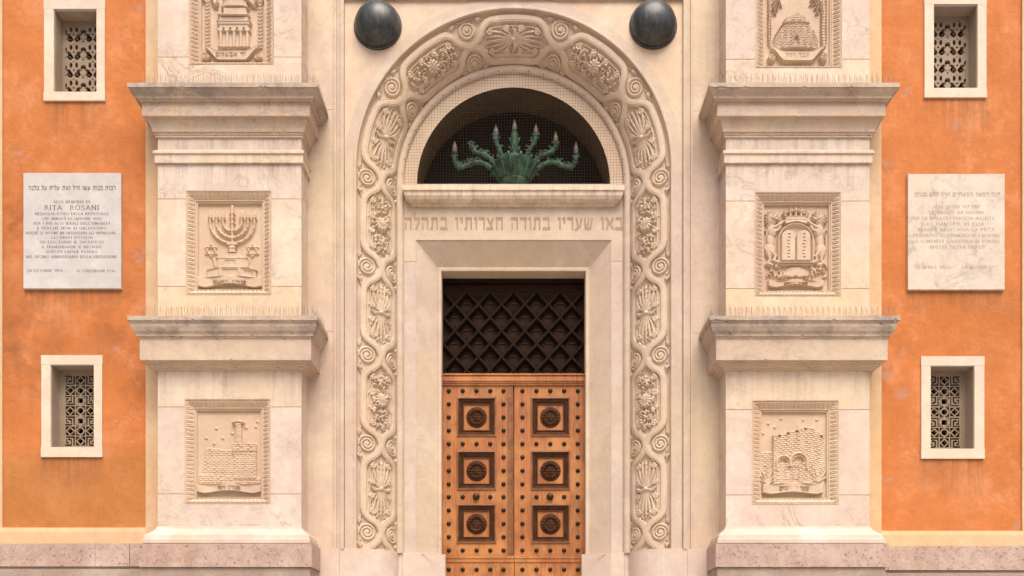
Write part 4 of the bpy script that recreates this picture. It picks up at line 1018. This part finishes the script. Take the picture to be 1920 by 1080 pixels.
# plinth of the portal: follows the stepped plan, with joints
def notch(pl, frac):
    (a, b), (c, d) = pl; L = math.hypot(c-a, d-b); ux, uy = (c-a)/L, (d-b)/L
    m = (a+(c-a)*frac, b+(d-b)*frac)
    return [(m[0]-ux*.004, m[1]-uy*.004), (m[0]+uy*-.0, m[1]+.008), (m[0]+ux*.004, m[1]+uy*.004)]
for sg in (-1, 1):
    ell = [(2.255-(2.255-1.655)*math.sin(a), -.03+.43*(1-math.cos(a))) for a in np.linspace(0, PI/2, 15)]
    plan = [(2.66,-.03)] + notch(((2.66,-.03),(2.26,-.03)), .62) + ell + notch(((1.655,.40),(1.40,.405)), .25) + [(1.40,.405),(.995,.600),(.995,.9)]
    if sg > 0: plan = [(2.90,-.03)] + plan[1:]
    else: plan = [(2.90,-.03)] + plan[1:]
    mb = MB(); top = [(sg*x, y, ZP) for x, y in plan]; bot = [(sg*x, y, 0.0) for x, y in plan]; back = [(sg*max(1.06, x-.05), max(y+.06, .9), ZP+.001) for x, y in plan]
    split_rows(mb, [bot, top, back]); mb.build('portal_plinth', M['base'], syn)

# ---------------------------------------------------------------- door
YD = 0.80
def dz(py, y=YD): return Z(py, y)
mb = MB()                                        # moulded rail over the leaves
for py0, py1, y in ((700,703,.735),(703,706,.755),(706,714,.745),(714,718,.76),(718,722,.775)): mb.box(-1.052, 1.052, y, .86, Z(py1, y), Z(py0, y)-.0005)
mb.build('door_rail', M['wood'], syn)
ztop = Z(702, .75); zsof = ZD-(1.405-1.052)*1.03
tr = MB(); tr.box(-1.06, 1.06, .955, .97, ztop-.02, zsof+.02)
for k in range(-3, 4): tr.box(k*.35-.006, k*.35+.006, .948, .9555, ztop, zsof)
trans = tr.build('transom', M['lattice_back'], syn)
prop(trans, 'dark wooden transom lattice over the door')
bars = MB(); px, pz = 0.348, 0.392; w = 0.020
def clip(x0, z0, x1, z1, A, z_lo, z_hi):
    t0, t1 = 0.0, 1.0
    for p, q0, lo, hi in ((x1-x0, x0, -A, A), (z1-z0, z0, z_lo, z_hi)):
        if abs(p) < 1e-9: continue
        a, b = (lo-q0)/p, (hi-q0)/p
        if a > b: a, b = b, a
        t0, t1 = max(t0, a), min(t1, b)
    return (x0+(x1-x0)*t0, z0+(z1-z0)*t0, x0+(x1-x0)*t1, z0+(z1-z0)*t1) if t1-t0 > 0.02 else None
for sgn, y0, y1 in ((1, .842, .90), (-1, .850, .91)):
    for k in range(-9, 10):
        cx_ = k*px; zc_ = ztop + pz*0.25; L = 3
        c = clip(cx_-sgn*px*L, zc_-pz*L, cx_+sgn*px*L, zc_+pz*L, 1.05, ztop, zsof)
        if not c: continue
        a, b, e, f = c; ln_ = math.hypot(e-a, f-b); nx, nz = -(f-b)/ln_, (e-a)/ln_
        prof = [(-w*1.5, .955), (-w*1.5, y1), (-w, y0+.012), (-w*.5, y0), (w*.5, y0), (w, y0+.012), (w*1.5, y1), (w*1.5, .955)]
        split_rows(bars, [[(a+nx*o, y, b+nz*o), (e+nx*o, y, f+nz*o)] for o, y in prof])
for i in range(-7, 8):
    for j in range(0, 11):
        if (i+j) % 2: continue
        x, z = i*px/2, ztop + pz*0.25 + (j-1)*pz/2
        if abs(x) < 1.03 and ztop+.01 < z < zsof-.01: bars.box(x-.045, x+.045, .832, .87, z-.011, z+.011)
bars.build('lattice', M['lattice'], trans)
bars = MB(); bars.box(-1.058, 1.058, .865, .95, zsof-.06, zsof+.01); bars.build('head_frame', M['lattice'], trans)

def square_ring(mb, c, prof, m=0):
    """prof: [(half width, y)] concentric squares."""
    rows = [[(c[0]-a, y, c[1]-a*1.0), (c[0]+a, y, c[1]-a), (c[0]+a, y, c[1]+a), (c[0]-a, y, c[1]+a), (c[0]-a, y, c[1]-a)] for a, y in prof]
    split_rows(mb, rows, m)
K = (D+YD)/D/S
def rosette(seed, variant):
    nr_, na = 26, 112; P = np.zeros((nr_, na+1, 3)); R = 19.5*K
    for i in range(nr_):
        q = i/(nr_-1)
        for j in range(na+1):
            a = 2*PI*j/na
            if q > 0.86: h = .010*(1-(q-.86)/.14) + .006*abs(math.cos(14*a))
            elif q > 0.50: s_ = (q-.50)/.36; h = .008 + .040*math.sin(PI*min(1, s_*0.9+.1))*(0.15+0.85*abs(math.cos((7 if variant else 8)*a))**0.7)
            elif q > 0.40: h = .010
            elif q > 0.14: h = .018 + .018*(0.5+0.5*math.cos(6*a))*(1-abs(q-.27)/.14)
            else: h = .018 + .022*math.sqrt(max(0, 1-(q/.14)**2))
            P[i, j] = (R*q*math.cos(a), -h, R*q*math.sin(a))
    return P
ros = [rosette(0, 0), rosette(0, 1)]
stud0 = None; knob0 = None
def leaf(sg):
    lf = MB(); x_in, x_out = 0.012, 1.050
    x0, x1 = (-x_out, -x_in) if sg < 0 else (x_in, x_out)
    zb = Z(1043, YD); zt = Z(722, YD)
    cxp = 893.6 if sg < 0 else 1032.4
    cents = [(X(cxp, YD), dz(py)) for py in (781.5, 882.0, 982.0)]; hw = 37.0*K
    holes = [(c[0]-hw, c[0]+hw, c[1]-hw, c[1]+hw, .05, True) for c in cents]
    # plank joints between stiles and rails
    for px_ in ((857.5, 930) if sg < 0 else (996, 1068.5)):
        xj = X(px_, YD)
        for a, b in ((722, 744.5), (818.8, 845), (919.2, 945), (1019.2, 1043)): holes.append((xj-.003, xj+.003, dz(b)+.001, dz(a)-.001, .006, True))
    holed(lf, x0, x1, zb, zt, YD, holes)
    lf.face([(x0,YD,zb),(x0,YD,zt),(x0,.86,zt),(x0,.86,zb)]); lf.face([(x1,YD,zb),(x1,.86,zb),(x1,.86,zt),(x1,YD,zt)]); lf.face([(x0,YD,zt),(x1,YD,zt),(x1,.86,zt),(x0,.86,zt)])
    o = prop(lf.build('door_leaf', M['wood'], syn), f"{'left' if sg<0 else 'right'} leaf of the studded wooden double door")
    # meeting stile and kickboard
    mb = MB()
    if sg < 0:
        for u0, u1, y in ((-.082,-.070,.782),(-.070,-.024,.792),(-.024,-.010,.778)): mb.box(u0, u1-.0005, y, .80-.0005, zb, zt-.002)
        mb.build('meeting_stile', M['wood2'], o)  # darker oak paints in the shadowed groove where the leaves meet
    mb = MB(); k0, k1 = (-1.0, 0.010) if sg < 0 else (0.016, 1.0)
    mb.box(-1.04 if sg < 0 else 0.0, 0.0 if sg < 0 else 1.04, .862, .90, .46, Z(722, YD)); mb.box(k0, k1, .755, .86, Z(1047, .755), Z(1042, .755)); mb.box(k0, k1, .765, .86, Z(1054, .765), Z(1047, .755)-.001)
    nP = 5
    for q in range(nP):
        a, b = k0+(k1-k0)*q/nP, k0+(k1-k0)*(q+1)/nP; mb.box(a+.0015, b-.0015, .778, .86, 0.46, Z(1054, .765)-.001)
    mb.build('kickboard', M['wood'], o)
    for n_, c in enumerate(cents):
        fr = MB()
        square_ring(fr, c, [(hw, YD+.01), (hw, YD-.014), (hw-.022, YD-.018), (hw-.026, YD-.004)], 1)
        square_ring(fr, c, [(hw-.026, YD-.004), (hw-.034, YD+.004), (hw-.080, YD+.028), (hw-.086, YD+.018), (hw-.100, YD+.016)], 0)
        square_ring(fr, c, [(hw-.100, YD+.016), (hw-.108, YD+.040)], 1)
        for q in range(18):                    # carved tongues on the sloping member
            for side in range(4):
                u = -hw*.80 + hw*1.6*(q+.5)/18; d = hw-.057
                px_, pz_ = ((u, d), (u, -d), (d, u), (-d, u))[side]
                r_ = (.012, .020) if side < 2 else (.020, .012)
                fr.box(c[0]+px_-r_[0]*.55, c[0]+px_+r_[0]*.55, YD+.006, YD+.03, c[1]+pz_-r_[1]*.75, c[1]+pz_+r_[1]*.75)
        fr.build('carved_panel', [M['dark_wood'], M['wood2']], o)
        mb = MB(); f_ = hw-.106; mb.box(c[0]-f_, c[0]+f_, YD+.040, YD+.049, c[1]-f_, c[1]+f_); mb.build('panel_field', M['wood'], o)
        P = ros[n_ % 2].copy(); P[...,0] += c[0]; P[...,1] += YD+.040; P[...,2] += c[1]
        grid_mesh('rosette', P[::-1], M['dark_wood'], o)
    return o
M['wood2'] = simple('panel_oak_seam_shade', (0.30,0.115,0.036), 0.5, var=0.5, scale=8)
leaves = {sg: leaf(sg) for sg in (-1, 1)}
mb = MB(); mb.lathe([(.033,0),(.0325,.004),(.030,.013),(.023,.022),(.013,.028),(.001,.030)], seg=14, axis='y')
stud_me = None
COLS = {-1: (841.7, 867.8, 893.8, 919.5, 944.3), 1: (979.8, 1006, 1032, 1058, 1083.5)}
ROWS = (733, 757.7, 782.3, 807.3, 832.3, 857.3, 882.6, 907.8, 931.8, 956.8, 982, 1006.8, 1032)
for sg in (-1, 1):
    for r, py in enumerate(ROWS):
        for c, px_ in enumerate(COLS[sg]):
            full = r in (0, 4, 8, 12)
            if not full and c in (1, 2, 3): continue
            loc = (X(px_, YD), YD, dz(py))
            if r == 8 and c == 2: continue
            if stud_me is None:
                o = mb.build('stud', M['iron'], leaves[sg], True, loc); stud0 = o; stud_me = o.data
            else:
                o = stud0.copy(); C.objects.link(o); o.parent = leaves[sg]; o.location = loc
    for px_ in COLS[sg]:
        o = stud0.copy(); C.objects.link(o); o.parent = leaves[sg]; o.location = (X(px_ + (2 if sg < 0 else -2)*0, .778), .778, Z(1068, .778))
    kb = MB(); kb.lathe([(.050,0),(.052,.006),(.044,.010),(.030,.014),(.028,.020),(.040,.026),(.046,.038),(.042,.050),(.026,.058),(.001,.061)], seg=20, axis='y')
    kb.build('knob', M['brass'], leaves[sg], True, (X(893 if sg < 0 else 1031.5, YD), YD, dz(931.5)))
mb = MB()
for k, (h_, y) in enumerate(((.15, -1.2), (.30, -.85), (.45, -.5))): mb.box(-2.1+.12*k, 2.1-.12*k, y, .95, .15*k, h_-.001)
mb.build('entrance_step', M['paving'], syn)

# ================================================================ THINGS ON THE FRONT
# memorial plaques
def plaque(px, label, mat, ink, lines, hebline, foot):
    y = -0.045; a, b, c, d = rect(px, y); mb = MB()
    e = .006
    split_rows(mb, [[(a+i, yy_, c+i), (b-i, yy_, c+i), (b-i, yy_, d-i), (a+i, yy_, d-i), (a+i, yy_, c+i)] for i, yy_ in ((0, .0), (0, y+.004), (e*.7, y))])
    mb.face([(a+e*.7, y, c+e*.7), (b-e*.7, y, c+e*.7), (b-e*.7, y, d-e*.7), (a+e*.7, y, d-e*.7)])
    o = prop(mb.build('memorial_plaque', mat, None), label, 'plaque', 'marble memorial plaques')
    mes = []; k = (D+y)/D/S; yt = y-.0012
    for txt, cx_, cy_, w, sz in lines + foot + [hebline]:
        mes.append(letters(txt, w*k, sz*k*(.85 if (txt, cx_, cy_, w, sz) == hebline else .92), (X(cx_, y), yt, Z(cy_, y)-sz*.45*k), heb=(txt == hebline[0]), heavy=1.5))
    join_meshes('inscription', mes, ink, o)
    return o
L = [('ALLA MEMORIA DI',134.5,378.5,68,5.2), ('RITA  ROSANI',134.5,389.5,102,9.2), ("MEDAGLIA D'ORO DELLA RESISTENZA",134.5,401,138,5.0), ('CHE IMMOLÒ LA GIOVANE VITA',134.5,410,111,5.0),
     ("PER I PIÙ ALTI IDEALI DELL'UMANITÀ",135,419,144,5.0), ('E PERCHÉ NON SI OBLIASSERO',134.5,428,130,5.0), ('PERCHÉ LE VITTIME INCONTRASSERO GLI OPPRESSORI',132.5,437,168,5.0),
     ("GLI EBREI D'ITALIA",134.5,445.5,78,5.0), ('AD ESALTARNE IL SACRIFICIO',134.5,454,120,5.0), ('A TRAMANDARNE IL RICORDO',134.5,463,112,5.0), ('QUESTA LAPIDE POSERO',134.5,472,96,5.0), ('NEL DECIMO ANNIVERSARIO DELLA LIBERAZIONE',134,481.5,170,5.2)]
plaque((43.5,324,227,541), 'pale smooth marble plaque with dark lettering on the orange wall left of the portal', M['marble'], M['ink'], L,
       (heb('רבות בנות עשו חיל ואת עלית על כלנה'),135.5,352.5,163,8.6), [('20 OTTOBRE 1955',84.5,507.5,66,5.2), ('IV CHESHVAN 5716',180,508,72,5.2)])
L = [('ALLE SACRE VITTIME',1794,387.5,88,6.0), ('DEPORTATE DA VERONA',1793,398.5,102,6.0), ('PER LA SPIETATA FEROCIA NAZISTA',1787,409.5,156,6.0), ('E LE MEMORIE DI ESSE',1787,420,118,6.0),
     ('PERCHÉ RESTI VIVA LA PIETÀ',1793,430.5,144,6.0), ('LO SPIRITO NON DIMENTICHI I MARTIRI',1793,442,162,6.0), ('LA COMUNITÀ ISRAELITICA DI VERONA',1793,452.5,162,6.0), ('QUESTA PIETRA DEDICÒ',1795,463,104,6.0)]
plaque((1702.5,326,1884,543), 'mottled grey veined marble plaque with worn lettering on the orange wall right of the portal', M['marble2'], M['ink2'], L,
       (heb('הנה דמעת העשוקים ואין להם מנחם'),1795,364.5,160,8.2), [('25 APRILE 1957',1747,501,64,5.6), ('24 NISSAN 5717',1838,501,68,5.6)])

# bronze domes in the spandrels
for px_, py, lab in ((708.5, 50, 'bronze dome boss left of the arch crown, in the upper left spandrel'), (1224.5, 49, 'bronze dome boss right of the arch crown, in the upper right spandrel')):
    d = prop(empty('bronze_dome', (X(px_), 0, Z(py))), lab, 'dome boss', 'bronze domes beside the arch')
    r = .322; mb = MB(); nn = 20
    mb.lathe([(r*.97*math.cos(PI/2*k/nn) if k < nn else .0005, .03+.225*math.sin(PI/2*k/nn)) for k in range(nn+1)], seg=72, axis='y')
    mb.build('shell', M['dome'], d, True)
    mb = MB(); mb.lathe([(r*.96,-.01),(r*1.02,-.005),(r*1.035,.012),(r*1.02,.030),(r*.985,.038),(r*.965,.034)], seg=72, axis='y'); mb.build('rim', M['dome'], d, True)

# bronze menorah lamp in the lunette
YM = .72
men = prop(empty('menorah_lamp', (X(965, YM), YM, ZC)), 'green bronze seven branched menorah lamp standing in the dark lunette', 'menorah')
cx0, cz0 = X(965, YM), ZC
def q(px_, py, dy=0.0): return Vector((X(px_, YM)-cx0, dy, Z(py, YM)-cz0))
k_ = (D+YM)/D/S
mb = MB(); zb_ = Z(349, YM)-cz0
mb.lathe([(.001,zb_-.06),(27*k_,zb_-.06),(27*k_,zb_+.015),(28*k_,zb_+.03),(26*k_,zb_+.045),(25*k_,zb_+.06),(29*k_,zb_+.10),(33*k_,zb_+.17),(39*k_,zb_+.24),(43*k_,zb_+.28),(40*k_,zb_+.30),(30*k_,zb_+.27),(.001,zb_+.26)], seg=32)
for i in range(14):                                   # acanthus leaves curling out of the vase
    a = 2*PI*i/14; c, s_ = math.cos(a), math.sin(a)
    P = [(r_*k_*c, r_*k_*s_, zb_+h_) for r_, h_ in ((27,.06),(31,.13),(37,.20),(45,.265),(50,.275),(51,.24))]
    mb.tube(P, [.014,.026,.030,.026,.018,.008], 6)
vase = mb.build('vase', M['verdigris'], men, True)
def bez(P, n=20):
    P = [Vector(p) for p in P]; out = []
    for i in range(n+1):
        t = i/n; Q = P[:]
        while len(Q) > 1: Q = [Q[j].lerp(Q[j+1], t) for j in range(len(Q)-1)]
        out.append(Q[0])
    return out
def flame(top, parent, bulb=True, tilt=0.0):
    mb = MB(); x, y, z = top
    hgt = 20*k_
    mb.lathe([(2.2*k_,-.01),(5.4*k_,.0),(6.0*k_,1.5*k_),(5.2*k_,3*k_),(4.6*k_,4*k_)], (x, y, z), 16)
    mb.build('candle_cup', M['verdigris'], parent, True)
    if bulb:
        mb = MB(); mb.lathe([(3.4*k_,3*k_),(4.6*k_,7*k_),(4.9*k_,10*k_),(4.2*k_,14*k_),(2.8*k_,18*k_),(1.2*k_,22*k_),(.0005,25*k_)], (x, y, z), 14)
        mb.build('bulb', M['bulb'], parent, True)
arms = [([(922,318),(880,285),(872,345),(846,330),(853,293)], 853, 290, True), ([(932,312),(915,290),(878,297),(884,280)], 884, 272, False), ([(950,312),(935,285),(928,275),(930,262)], 930, 259, True),
        ([(980,312),(992,285),(1006,275),(1005,262)], 1005, 258, True), ([(998,312),(1010,290),(1046,300),(1042,276)], 1042, 272, True), ([(1008,318),(1050,285),(1058,345),(1084,330),(1080,295)], 1080, 292, True)]
for pts, tx_, ty_, bulb in arms:
    P = bez([q(a, b, -.02 - .10*math.sin(PI*i/(len(pts)-1))) for i, (a, b) in enumerate(pts)] + [q(tx_, ty_, -.02)], 26)
    mb = MB(); mb.tube(P, [(.036 - .013*i/26)*(1+.12*math.sin(i*2.4)) for i in range(27)], 10)
    for i in range(3, 24, 2):                             # small cast leaves along the arm
        for s_ in ((-1, 1)):
            a_ = random.uniform(.6, 2.4); L_ = random.uniform(.05, .085)*(1.15-i/40); o_ = Vector((math.cos(a_)*s_*.7, -.35, math.sin(a_)))
            mb.tube([P[i], P[i]+o_*L_*.5, P[i]+o_*L_*.9+Vector((s_*.015, 0, .0)), P[i]+o_*L_+Vector((s_*.03, 0, -.012))], [.012, .017, .011, .003], 5)
    for i in (7, 14, 20):                               # leaf sheaths and nodes
        mb.tube([P[i-1], P[i], P[i+1]], [.030, .048, .026], 8)
        for s_ in (-1, 1): mb.tube([P[i], P[i] + Vector((.02*s_, -.02, .045)), P[i] + Vector((.045*s_, -.03, .065)), P[i] + Vector((.06*s_, -.03, .05))], [.018, .016, .010, .004], 6)
    arm = mb.build('arm', M['verdigris'], men, True)
    flame(P[-1], arm, bulb)
mb = MB(); zt_ = Z(248, YM)-cz0
mb.lathe([(8*k_,zb_+.26),(6*k_,zb_+.32),(9*k_,zb_+.36),(6*k_,zb_+.39),(7.5*k_,zb_+.5),(5.5*k_,zb_+.55),(8*k_,zb_+.60),(7*k_,zt_-.12),(5*k_,zt_-.1),(7*k_,zt_-.04),(5*k_,zt_)], seg=16)
for i in range(3):
    for a in range(6):
        c, s_ = math.cos(a*PI/3), math.sin(a*PI/3); z = zb_+.38+.13*i
        mb.tube([(6*k_*c, 6*k_*s_, z), (9*k_*c, 9*k_*s_, z+.06), (11*k_*c, 11*k_*s_, z+.08)], [.022, .018, .005], 6)
stem_ = mb.build('stem', M['verdigris'], men, True); flame((0, 0, zt_), stem_)

# bird netting over the lunette
net = prop(empty('bird_net', (0, .40, ZC)), 'fine brown bird netting stretched over the lunette arch', 'netting')
mb = MB(); RN = 1.585; step = .042; yb = .405
def thread(a, b, n=14):
    pts = []
    for i in range(n+1):
        t = i/n; p = Vector(a).lerp(Vector(b), t); d_ = 1-(p.x**2+p.z**2)/RN**2
        pts.append((p.x + .006*math.sin(p.z*5.1+1), -.012*d_ + .004*math.sin(3*p.x+5*p.z), p.z + .008*math.sin(p.x*3.7)))
    mb.tube(pts, .0015, 3, cap=False)
for i in range(int(-RN/step), int(RN/step)+1):
    x = i*step
    if abs(x) < RN*.995: h_ = math.sqrt(RN**2-x*x); thread((x, 0, -.05), (x, 0, h_))
for i in range(-1, int(RN/step)+1):
    z = i*step
    if z < RN*.995: w_ = math.sqrt(RN**2-max(0, z)**2); thread((-w_, 0, z), (w_, 0, z))
mb.build('mesh', M['net'], net)
mb = MB()
for i in range(23):
    a = PI*(i+.5)/23; mb.lathe([(.006,0),(.008,.010),(.006,.02),(.001,.024)], (-1.60*math.cos(a), -.005, 1.60*math.sin(a)), 8, 'y')
mb.build('hook', M['iron'], net)

# bird spikes along the cornices
def spikes(a, b, base_y, z, label, along='x', group='bird spike strips on the cornices'):
    o = prop(empty('bird_spike_strip', ((a+b)/2 if along == 'x' else base_y, base_y if along == 'x' else (a+b)/2, z)), label, 'bird spikes', group)
    mb = MB(); L_ = b-a; n = int(L_/.024); wr = MB()
    for i in range(n+1):
        u = -L_/2 + L_*i/n + random.uniform(-.004, .004); hgt = .142 + random.uniform(-.012, .010)
        du = random.uniform(-.008, .008); dv = (-.035, .0, .03)[i % 3] + random.uniform(-.008, .008)
        p0, p1 = ((u, 0, 0), (u+du, dv, hgt)) if along == 'x' else ((0, u, 0), (dv, u+du, hgt))
        wr.tube([p0, p1], .0024, 4)
    if along == 'x': mb.box(-L_/2, L_/2, -.014, .014, 0, .006)
    else: mb.box(-.014, .014, -L_/2, L_/2, 0, .006)
    mb.build('base_rail', M['wire'], o); wr.build('wire_row', M['wire'], o)
for side, nm in (('L', 'left'), ('R', 'right')):
    x0, x1 = PIERS[side]
    for prof, lv in ((PROF_A, 'upper'), (PROF_B, 'lower')):
        z = prof[0][1] + .001; yf = YP-.285
        spikes(x0-.16, x1+.24, yf+.075, z, f'row of thin bird spikes along the front of the {lv} cornice, {nm} pier')
        xs = x1+.225 if side == 'L' else x0-.225
        spikes(yf+.10, -.02, xs, z, f'short row of bird spikes on the {lv} cornice return facing the portal, {nm} pier', 'y')

# ================================================================ GROUND, SKY, CAMERA
mb = MB(); mb.face([(-40,-40,0),(40,-40,0),(40,1.2,0),(-40,1.2,0)])
prop(mb.build('street', M['paving'], None), kind='structure')

sc = bpy.context.scene
w = bpy.data.worlds.new('World'); sc.world = w; w.use_nodes = True
nt = w.node_tree; bg = nt.nodes['Background']
sky = nt.nodes.new('ShaderNodeTexSky'); sky.sky_type = 'NISHITA'; sky.sun_disc = False
EL, AZ = math.radians(58), math.radians(168)      # high, a little to the right of the camera
sky.sun_elevation = EL; sky.sun_rotation = AZ; sky.dust_density = 7.0; sky.ozone_density = 0.3; sky.air_density = 1.0
nt.links.new(sky.outputs[0], bg.inputs[0]); bg.inputs[1].default_value = 0.093
sd = bpy.data.lights.new('sun', 'SUN'); sd.energy = 1.5; sd.angle = math.radians(44); sd.color = (1.0, .90, .77)
so = bpy.data.objects.new('sun', sd); C.objects.link(so)
dirv = Vector((math.sin(AZ)*math.cos(EL), math.cos(AZ)*math.cos(EL), math.sin(EL)))
so.rotation_euler = dirv.to_track_quat('Z', 'Y').to_euler(); so.location = (6, -10, 14)

cd = bpy.data.cameras.new('camera'); cam = bpy.data.objects.new('camera', cd); C.objects.link(cam); sc.camera = cam
cam.location = ((960-CX)/S, -D, EYE); cam.rotation_euler = (PI/2, 0, 0)
cd.sensor_width = 36.0; cd.lens = 36.0*D/(1920/S); cd.shift_x = 0.0; cd.shift_y = (HOR-540)/1920; cd.clip_end = 500
sc.view_settings.view_transform = 'Standard'; sc.view_settings.look = 'None'; sc.view_settings.exposure = 0.76; sc.view_settings.gamma = 1.0
